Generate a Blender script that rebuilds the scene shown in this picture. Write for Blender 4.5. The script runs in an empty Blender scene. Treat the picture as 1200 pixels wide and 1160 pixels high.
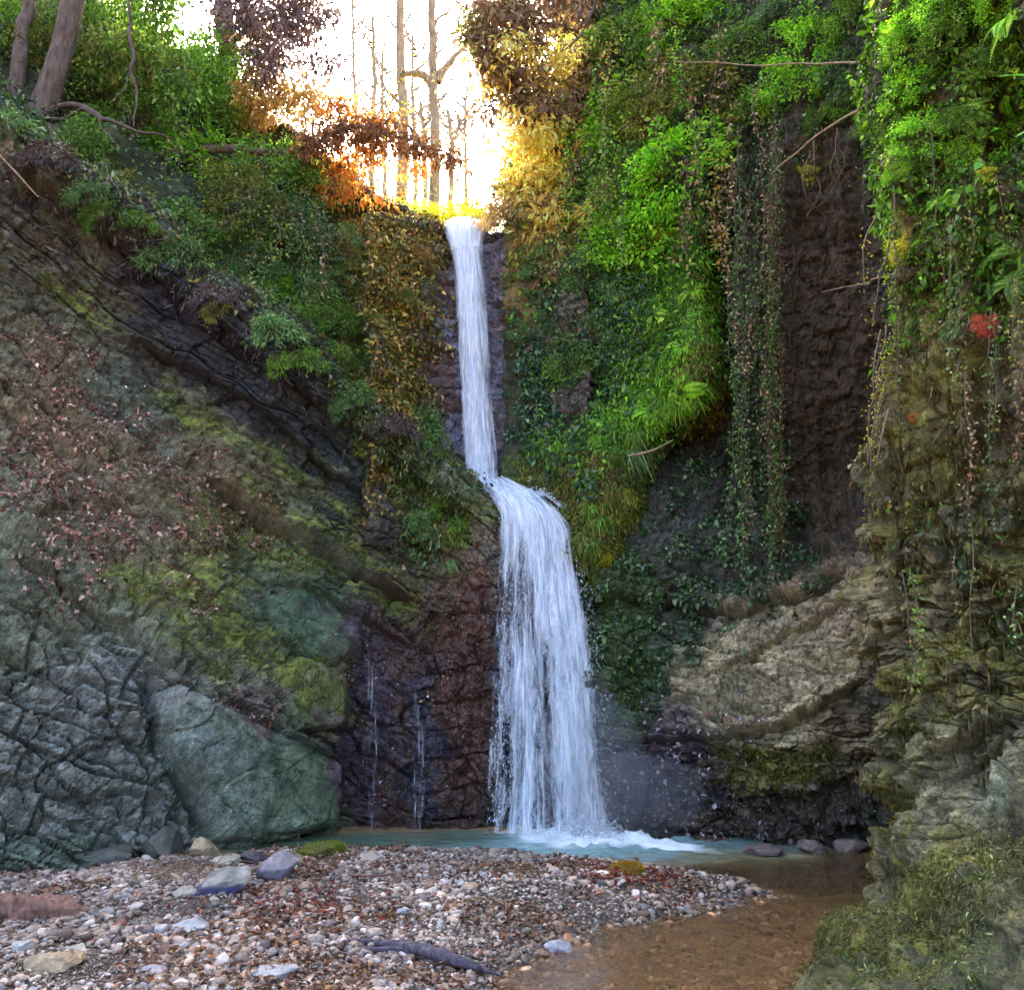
import bpy, math, random
import numpy as np
random.seed(7)
rng = np.random.default_rng(11)
sc = bpy.context.scene
COL = sc.collection
PITCH = math.radians(12.0)
CS, SN = math.cos(PITCH), math.sin(PITCH)
EYE = 1.6

# ------------------------------------------------------------------ pixels of the photograph <-> the place
def P(px, py, d):
    """the point seen at photo pixel (px, py) that stands d metres away along the gorge"""
    px, py, d = np.asarray(px, float), np.asarray(py, float), np.asarray(d, float)
    x = (px - 600) / 1000; v = (580 - py) / 1000
    t = d / (CS - v * SN)
    return np.stack([x * t, d + 0 * t, EYE + t * (SN + v * CS)], -1)
def G(px, py, z=0.0):
    """the point of the level plane z seen at photo pixel (px, py)"""
    x = (px - 600) / 1000; v = (580 - py) / 1000
    t = (z - EYE) / (SN + v * CS)
    return np.array([x * t, t * (CS - v * SN), z + 0 * t])
def PIX(Q):
    dz = Q[..., 2] - EYE
    w = Q[..., 1] * CS + dz * SN
    w = np.maximum(w, 0.3)
    return np.stack([600 + 1000 * Q[..., 0] / w, 580 - 1000 * (-Q[..., 1] * SN + dz * CS) / w], -1)
def lin(c):
    c = np.asarray(c, float) / 255
    return np.where(c < .04045, c / 12.92, ((c + .055) / 1.055) ** 2.4)

# ------------------------------------------------------------------ noise
def _h(i, j, k, seed):
    with np.errstate(over='ignore'):
        n = (i.astype(np.int64).astype(np.uint32) * np.uint32(374761393) + j.astype(np.int64).astype(np.uint32) * np.uint32(668265263)
             + k.astype(np.int64).astype(np.uint32) * np.uint32(2246822519) + np.uint32(seed * 3266489917 & 0xffffffff))
        n = (n ^ (n >> np.uint32(13))) * np.uint32(1274126177)
        n = (n ^ (n >> np.uint32(16))) * np.uint32(2654435769)
        n = n ^ (n >> np.uint32(15))
    return n.astype(np.float64) / 4294967295.0
def noise(Q, seed=0):
    F = np.floor(Q); f = Q - F; u = f * f * f * (f * (f * 6 - 15) + 10)
    r = 0
    for a in (0, 1):
        for b in (0, 1):
            for c in (0, 1):
                w = (u[..., 0] if a else 1 - u[..., 0]) * (u[..., 1] if b else 1 - u[..., 1]) * (u[..., 2] if c else 1 - u[..., 2])
                r = r + w * _h(F[..., 0] + a, F[..., 1] + b, F[..., 2] + c, seed)
    return r * 2 - 1
def fbm(Q, o=4, seed=0, g=.5):
    r = 0; a = 1.0
    for k in range(o):
        r = r + a * noise(Q * 2.03 ** k + k * 17.3, seed + k); a *= g
    return r
def worley(Q, seed=0):
    F = np.floor(Q)
    f1 = np.full(Q.shape[:-1], 9.0); f2 = f1.copy(); idv = f1 * 0
    for a in (-1, 0, 1):
        for b in (-1, 0, 1):
            for c in (-1, 0, 1):
                i, j, k = F[..., 0] + a, F[..., 1] + b, F[..., 2] + c
                h = _h(i, j, k, seed)
                d = np.sqrt((i + h - Q[..., 0]) ** 2 + (j + _h(i, j, k, seed + 1) - Q[..., 1]) ** 2 + (k + _h(i, j, k, seed + 2) - Q[..., 2]) ** 2)
                m = d < f1
                f2 = np.where(m, f1, np.minimum(f2, d)); idv = np.where(m, h, idv); f1 = np.where(m, d, f1)
    return f1, f2, idv
def facets(Q, seed, tilt=.5):
    """angular broken blocks: flat tilted faces with cracks between; about -.5..+.5"""
    F = np.floor(Q); f1 = np.full(Q.shape[:-1], 9.0); f2 = f1.copy(); val = f1 * 0
    for a in (-1, 0, 1):
        for b in (-1, 0, 1):
            for c in (-1, 0, 1):
                i, j, k = F[..., 0] + a, F[..., 1] + b, F[..., 2] + c
                h = [_h(i, j, k, seed + q) for q in range(3)]
                o = np.stack([Q[..., 0] - i - h[0], Q[..., 1] - j - h[1], Q[..., 2] - k - h[2]], -1)
                d = np.abs(o).max(-1) * .6 + np.linalg.norm(o, axis=-1) * .4
                v = (_h(i, j, k, seed + 5) - .5) + tilt * ((h[1] - .5) * 2 * o[..., 0] + (h[2] - .5) * 2 * o[..., 2])
                m = d < f1
                f2 = np.where(m, f1, np.minimum(f2, d)); val = np.where(m, v, val); f1 = np.where(m, d, f1)
    return val, f2 - f1
def sstep(a, b, x):
    t = np.clip((x - a) / (b - a), 0, 1); return t * t * (3 - 2 * t)
def nz(v): return v / (np.linalg.norm(v, axis=-1, keepdims=True) + 1e-9)

# ------------------------------------------------------------------ objects
def tag(o, label=None, cat=None, group=None, kind=None):
    if label: o['label'] = label
    if cat: o['category'] = cat
    if group: o['group'] = group
    if kind: o['kind'] = kind
    return o
def mesh(name, V, F, mat=None, smooth=True, attrs=None, uv=None):
    """V (n,3), F (m,3|4) -> mesh datablock; attrs: {name: (n,) | (n,3)}"""
    V = np.asarray(V, np.float32); F = np.asarray(F, np.int32)
    me = bpy.data.meshes.new(name)
    n, m, k = len(V), len(F), F.shape[1]
    me.vertices.add(n); me.vertices.foreach_set('co', V.ravel())
    me.loops.add(m * k); me.loops.foreach_set('vertex_index', F.ravel())
    me.polygons.add(m); me.polygons.foreach_set('loop_start', np.arange(0, m * k, k, dtype=np.int32))
    me.polygons.foreach_set('use_smooth', np.full(m, bool(smooth)) if np.isscalar(smooth) else smooth)
    for a, val in (attrs or {}).items():
        val = np.asarray(val, np.float32)
        if val.ndim == 1:
            at = me.attributes.new(a, 'FLOAT', 'POINT'); at.data.foreach_set('value', val)
        else:
            at = me.attributes.new(a, 'FLOAT_COLOR', 'POINT')
            at.data.foreach_set('color', np.concatenate([val, np.ones((n, 1), np.float32)], 1).ravel())
    if uv is not None:
        u = me.uv_layers.new(name='UVMap'); u.data.foreach_set('uv', np.asarray(uv, np.float32)[F.ravel()].ravel())
    me.update(calc_edges=True); me.validate()
    if mat: me.materials.append(mat)
    return me
def obj(name, me, parent=None, loc=None):
    o = bpy.data.objects.new(name, me); COL.objects.link(o)
    if parent: o.parent = parent
    if loc is not None: o.location = loc
    return o
def empty(name, loc):
    o = bpy.data.objects.new(name, None); COL.objects.link(o); o.location = loc; o.empty_display_size = .1
    return o
def copy_tree(o, parent=None):
    c = o.copy(); COL.objects.link(c)
    if parent: c.parent = parent
    for ch in o.children: copy_tree(ch, c)
    return c
def tubes(paths, seg=6):
    """paths: list of (points (k,3), radii (k,)) -> V, F"""
    V, F, n = [], [], 0
    for pts, rad in paths:
        pts = np.asarray(pts, float); rad = np.asarray(rad, float); k = len(pts)
        T = nz(np.gradient(pts, axis=0))
        ref = np.array([0, 0, 1.]) if abs(T[:, 2].mean()) < .8 else np.array([0, 1., 0])
        A = nz(np.cross(T, ref)); B = np.cross(T, A)
        th = np.arange(seg) / seg * 2 * math.pi
        R = pts[:, None] + rad[:, None, None] * (np.cos(th)[None, :, None] * A[:, None] + np.sin(th)[None, :, None] * B[:, None])
        V.append(R.reshape(-1, 3))
        i = np.arange(k - 1)[:, None] * seg; j = np.arange(seg)[None]; j2 = (j + 1) % seg
        F.append(np.stack([i + j, i + j2, i + seg + j2, i + seg + j], -1).reshape(-1, 4) + n)
        n += k * seg
    return np.concatenate(V), np.concatenate(F)
def leaves(pos, d, up, L, W, fold=.25, curl=0., shape=4):
    """folded leaf blades: pos base, d direction, up the blade's normal side. -> V (n*4|n*7), F"""
    n = len(pos); d = nz(d); s = nz(np.cross(d, up)); u = np.cross(s, d)
    L = np.broadcast_to(L, n)[:, None]; W = np.broadcast_to(W, n)[:, None]
    if shape == 4:
        V = np.stack([pos, pos + d * L * .45 + s * W * .5 + u * W * fold, pos + d * L - u * L * curl, pos + d * L * .45 - s * W * .5 + u * W * fold], 1)
        b = np.arange(n)[:, None] * 4
        F = np.stack([b + [0, 1, 2], b + [0, 2, 3]], 1).reshape(-1, 3)
        return V.reshape(-1, 3), F
    q = []
    for t, w in ((.0, 0), (.3, .46), (.65, .36)):
        c = pos + d * L * t - u * L * curl * t * t
        q += [c] if w == 0 else [c - s * W * w + u * W * fold * w * 1.6, c, c + s * W * w + u * W * fold * w * 1.6]
    q.append(pos + d * L - u * L * curl)
    V = np.stack(q, 1); b = np.arange(n)[:, None] * 8
    T = [[0, 2, 1], [0, 3, 2], [1, 2, 5], [1, 5, 4], [2, 3, 6], [2, 6, 5], [4, 5, 7], [5, 6, 7]]
    F = np.stack([b + t for t in T], 1).reshape(-1, 3)
    return V.reshape(-1, 3), F

# ------------------------------------------------------------------ materials
def newmat(name):
    m = bpy.data.materials.new(name); m.use_nodes = True; nt = m.node_tree; nt.nodes.clear()
    return m, nt, nt.nodes.new('ShaderNodeOutputMaterial')
def nd(nt, t, **kw):
    n = nt.nodes.new(t)
    for k, v in kw.items():
        if k in n.inputs: n.inputs[k].default_value = v
        else: setattr(n, k, v)
    return n
def rock_mat(name, bump=.5, wetk=1.0, fine=1.0):
    m, nt, out = newmat(name); L = nt.links.new
    b = nd(nt, 'ShaderNodeBsdfPrincipled'); b.inputs['Specular IOR Level'].default_value = .4
    a = nd(nt, 'ShaderNodeAttribute', attribute_name='Col'); w = nd(nt, 'ShaderNodeAttribute', attribute_name='wet')
    tc = nd(nt, 'ShaderNodeTexCoord')
    n1 = nd(nt, 'ShaderNodeTexNoise', Scale=9.0 * fine, Detail=8.0, Roughness=.68)
    n2 = nd(nt, 'ShaderNodeTexNoise', Scale=45.0 * fine, Detail=6.0, Roughness=.7)
    vo = nd(nt, 'ShaderNodeTexVoronoi', Scale=22.0 * fine); vo.feature = 'DISTANCE_TO_EDGE'
    for n in (n1, n2): L(tc.outputs['Object'], n.inputs['Vector'])
    mixv = nd(nt, 'ShaderNodeVectorMath', operation='ADD'); L(tc.outputs['Object'], mixv.inputs[0]); 
    sc_ = nd(nt, 'ShaderNodeVectorMath', operation='SCALE'); sc_.inputs['Scale'].default_value = .12; L(n1.outputs['Color'], sc_.inputs[0]); L(sc_.outputs[0], mixv.inputs[1])
    L(mixv.outputs[0], vo.inputs['Vector'])
    r1 = nd(nt, 'ShaderNodeMapRange'); r1.inputs[1].default_value = .3; r1.inputs[2].default_value = .7; r1.inputs[3].default_value = .45; r1.inputs[4].default_value = 1.6
    L(n1.outputs['Fac'], r1.inputs[0])
    r2 = nd(nt, 'ShaderNodeMapRange'); r2.inputs[1].default_value = .3; r2.inputs[2].default_value = .7; r2.inputs[3].default_value = .55; r2.inputs[4].default_value = 1.5
    L(n2.outputs['Fac'], r2.inputs[0])
    mu = nd(nt, 'ShaderNodeMath', operation='MULTIPLY'); L(r1.outputs[0], mu.inputs[0]); L(r2.outputs[0], mu.inputs[1])
    vm = nd(nt, 'ShaderNodeVectorMath', operation='SCALE'); L(a.outputs['Color'], vm.inputs[0]); L(mu.outputs[0], vm.inputs['Scale'])
    # dark crack lines and crisp lichen patches
    v2 = nd(nt, 'ShaderNodeTexVoronoi', Scale=7.0 * fine); v2.feature = 'DISTANCE_TO_EDGE'; L(mixv.outputs[0], v2.inputs['Vector'])
    ck = nd(nt, 'ShaderNodeMapRange'); ck.inputs[1].default_value = .0; ck.inputs[2].default_value = .035; ck.inputs[3].default_value = .4; ck.inputs[4].default_value = 1; L(v2.outputs['Distance'], ck.inputs[0])
    vm2 = nd(nt, 'ShaderNodeVectorMath', operation='SCALE'); L(vm.outputs[0], vm2.inputs[0]); L(ck.outputs[0], vm2.inputs['Scale'])
    n3 = nd(nt, 'ShaderNodeTexNoise', Scale=16.0 * fine, Detail=9.0, Roughness=.75); L(tc.outputs['Object'], n3.inputs['Vector'])
    li = nd(nt, 'ShaderNodeMapRange'); li.inputs[1].default_value = .585; li.inputs[2].default_value = .61; li.inputs[3].default_value = 0; li.inputs[4].default_value = .55; L(n3.outputs['Fac'], li.inputs[0])
    mxc = nd(nt, 'ShaderNodeMix', data_type='RGBA'); sc3 = nd(nt, 'ShaderNodeVectorMath', operation='MULTIPLY_ADD'); sc3.inputs[1].default_value = (1.5, 1.5, 1.4); sc3.inputs[2].default_value = (.04, .04, .03); L(a.outputs['Color'], sc3.inputs[0])
    L(li.outputs[0], mxc.inputs[0]); L(vm2.outputs[0], mxc.inputs[6]); L(sc3.outputs[0], mxc.inputs[7])
    L(mxc.outputs[2], b.inputs['Base Color'])
    ro = nd(nt, 'ShaderNodeMapRange'); ro.inputs[3].default_value = .85; ro.inputs[4].default_value = .18
    L(w.outputs['Fac'], ro.inputs[0]); L(ro.outputs[0], b.inputs['Roughness'])
    vr = nd(nt, 'ShaderNodeMapRange'); vr.inputs[2].default_value = .09; L(vo.outputs['Distance'], vr.inputs[0])
    s1 = nd(nt, 'ShaderNodeMath', operation='MULTIPLY_ADD'); s1.inputs[1].default_value = .35; L(vr.outputs[0], s1.inputs[0]); L(n1.outputs['Fac'], s1.inputs[2])
    s2 = nd(nt, 'ShaderNodeMath', operation='MULTIPLY_ADD'); s2.inputs[1].default_value = .5; L(n2.outputs['Fac'], s2.inputs[0]); L(s1.outputs[0], s2.inputs[2])
    bp = nd(nt, 'ShaderNodeBump', Strength=bump, Distance=.06); L(s2.outputs[0], bp.inputs['Height']); L(bp.outputs[0], b.inputs['Normal'])
    L(b.outputs[0], out.inputs['Surface']); return m
def leaf_mat(name, ramp=None, transl=.35, rough=.55, var=.25):
    """leaf colour from the Col attribute, or from a ramp over each leaf's random r and a shift per plant"""
    m, nt, out = newmat(name); L = nt.links.new
    oi = nd(nt, 'ShaderNodeObjectInfo')
    if ramp is None:
        a = nd(nt, 'ShaderNodeAttribute', attribute_name='Col'); col = a.outputs['Color']
    else:
        a = nd(nt, 'ShaderNodeAttribute', attribute_name='r'); cr = nd(nt, 'ShaderNodeValToRGB')
        el = cr.color_ramp.elements
        while len(el) < len(ramp): el.new(.5)
        for i, c in enumerate(ramp):
            el[i].position = i / (len(ramp) - 1); el[i].color = (*c, 1)
        L(a.outputs['Fac'], cr.inputs[0]); col = cr.outputs[0]
        hs = nd(nt, 'ShaderNodeHueSaturation')
        mr = nd(nt, 'ShaderNodeMapRange'); mr.inputs[3].default_value = 1 - var; mr.inputs[4].default_value = 1 + var; L(oi.outputs['Random'], mr.inputs[0]); L(mr.outputs[0], hs.inputs['Value'])
        L(col, hs.inputs['Color']); col = hs.outputs[0]
    df = nd(nt, 'ShaderNodeBsdfPrincipled'); df.inputs['Roughness'].default_value = rough; df.inputs['Specular IOR Level'].default_value = .35
    tr = nd(nt, 'ShaderNodeBsdfTranslucent'); mx = nd(nt, 'ShaderNodeMixShader'); mx.inputs[0].default_value = transl
    L(col, df.inputs['Base Color']); L(col, tr.inputs['Color']); L(df.outputs[0], mx.inputs[1]); L(tr.outputs[0], mx.inputs[2]); L(mx.outputs[0], out.inputs['Surface'])
    return m
def bark_mat(name, c1, c2, scale=14):
    m, nt, out = newmat(name); L = nt.links.new
    b = nd(nt, 'ShaderNodeBsdfPrincipled', Roughness=.9); tc = nd(nt, 'ShaderNodeTexCoord'); mp = nd(nt, 'ShaderNodeMapping'); mp.inputs['Scale'].default_value = (1, 1, .25)
    n = nd(nt, 'ShaderNodeTexNoise', Scale=float(scale), Detail=8.0, Roughness=.7); cr = nd(nt, 'ShaderNodeValToRGB')
    cr.color_ramp.elements[0].position = .35; cr.color_ramp.elements[1].position = .65; cr.color_ramp.elements[0].color = (*c1, 1); cr.color_ramp.elements[1].color = (*c2, 1)
    L(tc.outputs['Object'], mp.inputs[0]); L(mp.outputs[0], n.inputs['Vector']); L(n.outputs['Fac'], cr.inputs[0]); L(cr.outputs[0], b.inputs['Base Color'])
    bp = nd(nt, 'ShaderNodeBump', Strength=.6, Distance=.02); L(n.outputs['Fac'], bp.inputs['Height']); L(bp.outputs[0], b.inputs['Normal']); L(b.outputs[0], out.inputs['Surface'])
    return m

# ------------------------------------------------------------------ surfaces from control grids
def crmat(n, m):
    """(n,m) Catmull-Rom weights of n samples over m controls"""
    t = np.linspace(0, m - 1, n); i = np.minimum(t.astype(int), m - 2); f = t - i
    W = np.zeros((n, m))
    w = np.stack([-.5 * f + f ** 2 - .5 * f ** 3, 1 - 2.5 * f ** 2 + 1.5 * f ** 3, .5 * f + 2 * f ** 2 - 1.5 * f ** 3, -.5 * f ** 2 + .5 * f ** 3], -1)
    for k in range(4):
        j = i + k - 1
        lo = j < 0; hi = j > m - 1
        jj = np.clip(j, 0, m - 1)
        np.add.at(W, (np.arange(n), jj), w[:, k] * ~(lo | hi))
        # linear extrapolation at the ends
        np.add.at(W, (np.arange(n)[lo], np.zeros(lo.sum(), int)), 2 * w[lo, k]); np.add.at(W, (np.arange(n)[lo], np.ones(lo.sum(), int)), -w[lo, k])
        np.add.at(W, (np.arange(n)[hi], np.full(hi.sum(), m - 1)), 2 * w[hi, k]); np.add.at(W, (np.arange(n)[hi], np.full(hi.sum(), m - 2)), -w[hi, k])
    return W
def gnormal(Q):
    a = np.gradient(Q, axis=1); b = np.gradient(Q, axis=0)
    return nz(np.cross(a, b))
def grid_faces(nv, nu):
    i = np.arange(nv - 1)[:, None] * nu; j = np.arange(nu - 1)[None]
    return np.stack([i + j, i + j + 1, i + nu + j + 1, i + nu + j], -1).reshape(-1, 4)
def seg_sd(U, line):
    """distance of pixels U to a polyline, and its side: + above (smaller y)"""
    best = np.full(U.shape[:-1], 1e9); side = best * 0
    for a, b in zip(line[:-1], line[1:]):
        a = np.array(a, float); b = np.array(b, float); e = b - a
        t = np.clip(((U - a) @ e) / (e @ e), 0, 1); d = U - a - t[..., None] * e
        r = np.hypot(d[..., 0], d[..., 1]); s = np.sign(e[0] * d[..., 1] - e[1] * d[..., 0])
        m = r < best; best = np.where(m, r, best); side = np.where(m, s, side)
    return best, -side
def poly_sd(U, poly):
    """signed distance to a polygon, + inside"""
    d, _ = seg_sd(U, list(poly) + [poly[0]])
    x, y = U[..., 0], U[..., 1]; ins = np.zeros(x.shape, bool)
    for (x0, y0), (x1, y1) in zip(poly, list(poly[1:]) + [poly[0]]):
        c = (y0 > y) != (y1 > y)
        ins ^= c & (x < (x1 - x0) * (y - y0) / ((y1 - y0) or 1e-9) + x0)
    return np.where(ins, d, -d)
def blob(U, cx, cy, rx, ry, ang=0, hard=.24):
    a = math.radians(ang); dx, dy = U[..., 0] - cx, U[..., 1] - cy
    r = np.hypot((dx * math.cos(a) + dy * math.sin(a)) / rx, (-dx * math.sin(a) + dy * math.cos(a)) / ry)
    return 1 - sstep(1 - hard, 1 + hard, r)
def ledge(U, line, amp, up=40, dn=25):
    d, s = seg_sd(U, line)
    (x0, _), (x1, _) = line[0], line[-1]
    ends = sstep(-10, 40, np.minimum(U[..., 0] - x0, x1 - U[..., 0])) if abs(x1 - x0) > 60 else 1
    return ends * amp * np.where(s > 0, np.exp(-d / up) * sstep(0, 5, d + 2), -.9 * np.exp(-d / dn))
def groove(U, line, amp, w=3):
    d, _ = seg_sd(U, line); return -amp * np.exp(-(d / w) ** 2)
def dome(U, poly, amp, w):
    d = poly_sd(U, poly); t = np.clip(d / w, 0, 1)
    return amp * np.sqrt(1 - (1 - t) ** 2) - .25 * amp * np.exp(-(np.minimum(d, 0) / 5) ** 2) * (d < 0)
def beds(Q, nrm, tan, thick, blk, amp, seed, wob=.35):
    """broken rock beds: layers along nrm, joints along tan"""
    nrm = nz(np.array(nrm, float)); tan = nz(np.array(tan, float))
    w = fbm(Q * .8, 3, seed) * wob
    s = Q @ nrm / thick + w / thick * .5; i = np.floor(s); f = s - i
    z = np.zeros_like(i)
    t = Q @ tan / (blk * (.6 + .9 * _h(i, z, z, seed + 5))) + _h(i, z, z, seed) * 9 + noise(Q * 2.5, seed + 3) * .35
    j = np.floor(t); g = t - j
    val = _h(i, j, z, seed + 7)
    e1 = np.minimum(f, 1 - f) * thick; e2 = np.minimum(g, 1 - g) * blk
    gr = sstep(0, .028, e1) * (.45 + .55 * sstep(0, .022, e2))
    return amp * ((val - .5) + .55 * (f - .5) + .6 * (gr - 1))
def paint(U, Q, base, blobs, seed=0, warp=24):
    w = np.stack([fbm(Q * 2.2, 6, seed + 50, .62), fbm(Q * 2.2, 6, seed + 60, .62)], -1) * warp
    V = U + w
    c = np.zeros(U.shape[:-1] + (3,)) + lin(base)
    v = fbm(Q * 1.3, 4, seed + 70)[..., None]
    c = c * (1 + .35 * v)
    for b in blobs:
        cx, cy, rx, ry, ang, colr = b[:6]; k = b[6] if len(b) > 6 else .9
        m = (blob(V, cx, cy, rx, ry, ang) * k)[..., None]
        c = c * (1 - m) + lin(colr) * m
    return c
KALB = 1.25
class Sheet: pass
def sheet(name, C, nu, nv, disp, colour, mat, wet=None, flip=False, up=None):
    C = np.asarray(C, float)
    Q = np.einsum('im,mnk->ink', crmat(nv, C.shape[0]), C); Q = np.einsum('jn,ink->ijk', crmat(nu, C.shape[1]), Q)
    N = gnormal(Q)
    if (N[..., 1].mean() > 0) ^ flip: N = -N
    U = PIX(Q)
    D = disp(Q, U, N)
    Q2 = Q + N * D[..., None] + (up(Q, U) if up else 0)
    N2 = gnormal(Q2)
    if (N2 * N).sum(-1).mean() < 0: N2 = -N2
    col = colour(Q2, U, N2) * KALB * (1.07, 1.05, .80)
    gy_ = col.mean(-1, keepdims=True); col = gy_ + (col - gy_) * .82
    hf = 1 + .38 * fbm(Q2 * 11, 3, 91)[..., None] + .22 * noise(Q2 * 40, 95)[..., None]
    col = np.clip(col * np.clip(hf, .3, 2), .004, .8)
    wt = wet(Q2, U, N2) if wet else np.zeros(U.shape[:-1])
    F = grid_faces(nv, nu)
    a = np.gradient(Q2, axis=1); b = np.gradient(Q2, axis=0)
    if (np.cross(a, b) * N2).sum(-1).mean() < 0: F = F[:, ::-1]
    me = mesh(name, Q2.reshape(-1, 3), F, mat, name.startswith('hill'), {'Col': col.reshape(-1, 3), 'wet': wt.ravel()})
    o = tag(obj(name, me), kind='structure')
    S = Sheet(); S.Q, S.N, S.U, S.o = Q2.reshape(-1, 3), N2.reshape(-1, 3), PIX(Q2).reshape(-1, 2), o
    ar = np.linalg.norm(np.cross(a, b), axis=-1).ravel()
    S.area = ar; S.Ub = U.reshape(-1, 2)
    return S
def pick(S, w, n, seed=1):
    """n random vertices of a sheet, weight w times the area"""
    r = np.random.default_rng(seed); p = np.clip(w, 0, None) * S.area; c = np.cumsum(p); tot = c[-1]
    k = np.searchsorted(c, r.random(n) * tot); k = np.minimum(k, len(p) - 1)
    jit = r.normal(0, 1, (n, 3)) * np.sqrt(S.area[k])[:, None] * .5
    return k, S.Q[k] + jit, S.N[k]

ROCK = rock_mat('rock', .55); ROCKN = rock_mat('near_rock', .7, fine=1.6)
# ---- left rock wall with the wall behind the lower fall
cols = [(-500, 1100, 5.6, -100, 8.0), (-200, 1055, 6.8, 30, 9.0), (0, 1030, 7.5, 150, 9.8), (120, 1018, 7.9, 225, 10.2), (240, 1003, 8.4, 315, 10.6), (340, 985, 9.1, 400, 10.8),
        (430, 973, 9.6, 478, 11.0), (520, 971, 9.7, 545, 11.0), (575, 971, 9.75, 578, 10.75), (620, 972, 9.75, 588, 10.6), (665, 974, 9.7, 603, 10.6), (720, 978, 9.65, 640, 10.7), (800, 985, 9.7, 660, 11.0)]
pl = [(0, 0), (.15, .12), (.3, .2), (.42, .38), (.55, .6), (.68, .78), (.8, .9), (.9, .86), (1, .88)]
pf = [0, .12, .22, .32, .45, .6, .75, .88, 1]
C = []
row = []
for (x, yb, db, yr, dr) in cols: row.append(P(x, yb, db) - [0, 0, .8])
C.append(row)
for k, (t, p) in enumerate(pl):
    row = []
    for (x, yb, db, yr, dr) in cols:
        b = sstep(380, 560, x); q = p * (1 - b) + pf[k] * b
        row.append(P(x, yb + (yr - yb) * t, db + (dr - db) * q))
    C.append(row)
C.append([P(x, yr, dr) + [0, .6, .02] for (x, yb, db, yr, dr) in cols]); C.append([P(x, yr, dr) + [0, 1.9, -.1] for (x, yb, db, yr, dr) in cols])
SLAB = [(176, 812), (205, 803), (300, 852), (345, 862), (405, 893), (416, 925), (395, 968), (330, 985), (255, 985), (236, 940), (188, 885)]
BLD = [(312, 792), (345, 772), (398, 788), (416, 822), (408, 856), (342, 857)]
GRN = [(308, 702), (350, 692), (425, 722), (425, 775), (385, 783), (325, 752)]
BLK = [(62, 782), (112, 762), (176, 802), (162, 850), (112, 850)]
def dL(Q, U, N):
    slabm = np.maximum.reduce([sstep(-3, 10, poly_sd(U, p)) for p in (SLAB, BLD, GRN)])
    frac = blob(U, 90, 900, 200, 190, 0, .4); fall = sstep(440, 520, U[..., 0]) * sstep(600, 700, U[..., 1])
    mid = 1 - np.maximum(frac, fall)
    d = fbm(Q * .9, 3, 1) * .16 + fbm(Q * 3, 4, 3) * .055 * (1 - .7 * slabm)
    d = d + (beds(Q, (.55, -.1, .83), (.8, .2, -.55), .34, .9, .16, 11) + beds(Q, (.55, -.1, .83), (.8, .2, -.55), .11, .35, .05, 21)) * mid * (1 - slabm)
    f1, f2, idv = worley(Q * [3.2, 3.2, 4.2] + fbm(Q * 2, 2, 9)[..., None] * .4, 31)
    g1, g2, gid = worley(Q * 9 + .5, 41)
    R_t = np.array([[.82, 0, -.57], [0, 1, 0], [.57, 0, .82]]); Qr = Q @ R_t.T
    v1, e1 = facets(Qr * [2.2, 2.2, 4.5] + fbm(Q * 2, 2, 9)[..., None] * .3, 31, .7); v2, e2 = facets(Qr * [6, 6, 11] + fbm(Q * 4, 2, 9)[..., None] * .3, 37, .8); v3, e3 = facets(Qr * [15, 15, 22], 43, .8)
    d = d + (frac * (1 - slabm)) * (v1 * .10 - .10 * (1 - sstep(0, .07, e1)) + v3 * .02 + beds(Q, (.45, -.1, .88), (.88, .2, -.45), .26, .42, .17, 311, .2) + beds(Q, (.45, -.1, .88), (.88, .2, -.45), .085, .16, .06, 321, .2)) + (1 - frac) * (1 - slabm) * (v2 * .045 + v3 * .022) + slabm * (fbm(Q * 8, 4, 3) * .012 - .02 * (1 - sstep(0, .04, e1)))
    d = d + fall * (beds(Q, (.1, 0, 1), (1, 0, .1), .3, .5, .12, 51) + (gid - .5) * .06 + (idv - .5) * .08 + fbm(Q * 9, 3, 8) * .02)
    d = d + ledge(U, [(0, 190), (100, 255), (200, 330), (300, 418), (400, 490), (520, 585), (565, 610)], .26, 35, 60)
    d = d + ledge(U, [(150, 390), (300, 475), (400, 555), (470, 615), (535, 655)], .2, 30, 30)
    d = d + ledge(U, [(240, 555), (330, 612), (420, 670), (495, 712)], .26, 45, 40)
    d = d + ledge(U, [(300, 680), (380, 705), (440, 735), (500, 765)], .1, 20, 20)
    d = d + ledge(U, [(240, 800), (330, 862), (410, 900)], .13, 8, 20)
    d = d + ledge(U, [(0, 640), (70, 690), (150, 745), (215, 800)], .1, 40, 30)
    d = d + groove(U, [(0, 925), (80, 932), (150, 925), (215, 940)], .1, 4) + groove(U, [(170, 800), (182, 870), (228, 930), (245, 985)], .22, 7)
    d = d + dome(U, SLAB, .17, 24) + .1 * blob(U, 280, 900, 120, 80, 25, .8) + slabm * beds(Q, (.75, 0, .65), (.65, 0, -.75), .5, .7, .05, 331, .3) + dome(U, BLD, .17, 20) + dome(U, GRN, .1, 16) + dome(U, BLK, .12, 25)
    # gully between left wall and wet wall, lip of the fall
    d = d - .28 * blob(U, 425, 900, 22, 120, 0, .6) + .1 * blob(U, 545, 640, 40, 60, 0, .6)
    return d
MOSS_L = [(150, 690, 50, 24, 30), (330, 650, 70, 26, 32), (90, 350, 60, 16, 38), (230, 480, 60, 16, 38), (420, 620, 40, 16, 35), (300, 760, 40, 26, 30), (340, 560, 60, 16, 36), (400, 655, 120, 24, 32), (255, 645, 38, 52, 20), (240, 725, 62, 72, 0), (360, 815, 46, 34, 10), (505, 625, 40, 40, 30), (470, 560, 60, 30, 38), (310, 600, 40, 20, 30), (555, 590, 30, 14, 25)]
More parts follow.
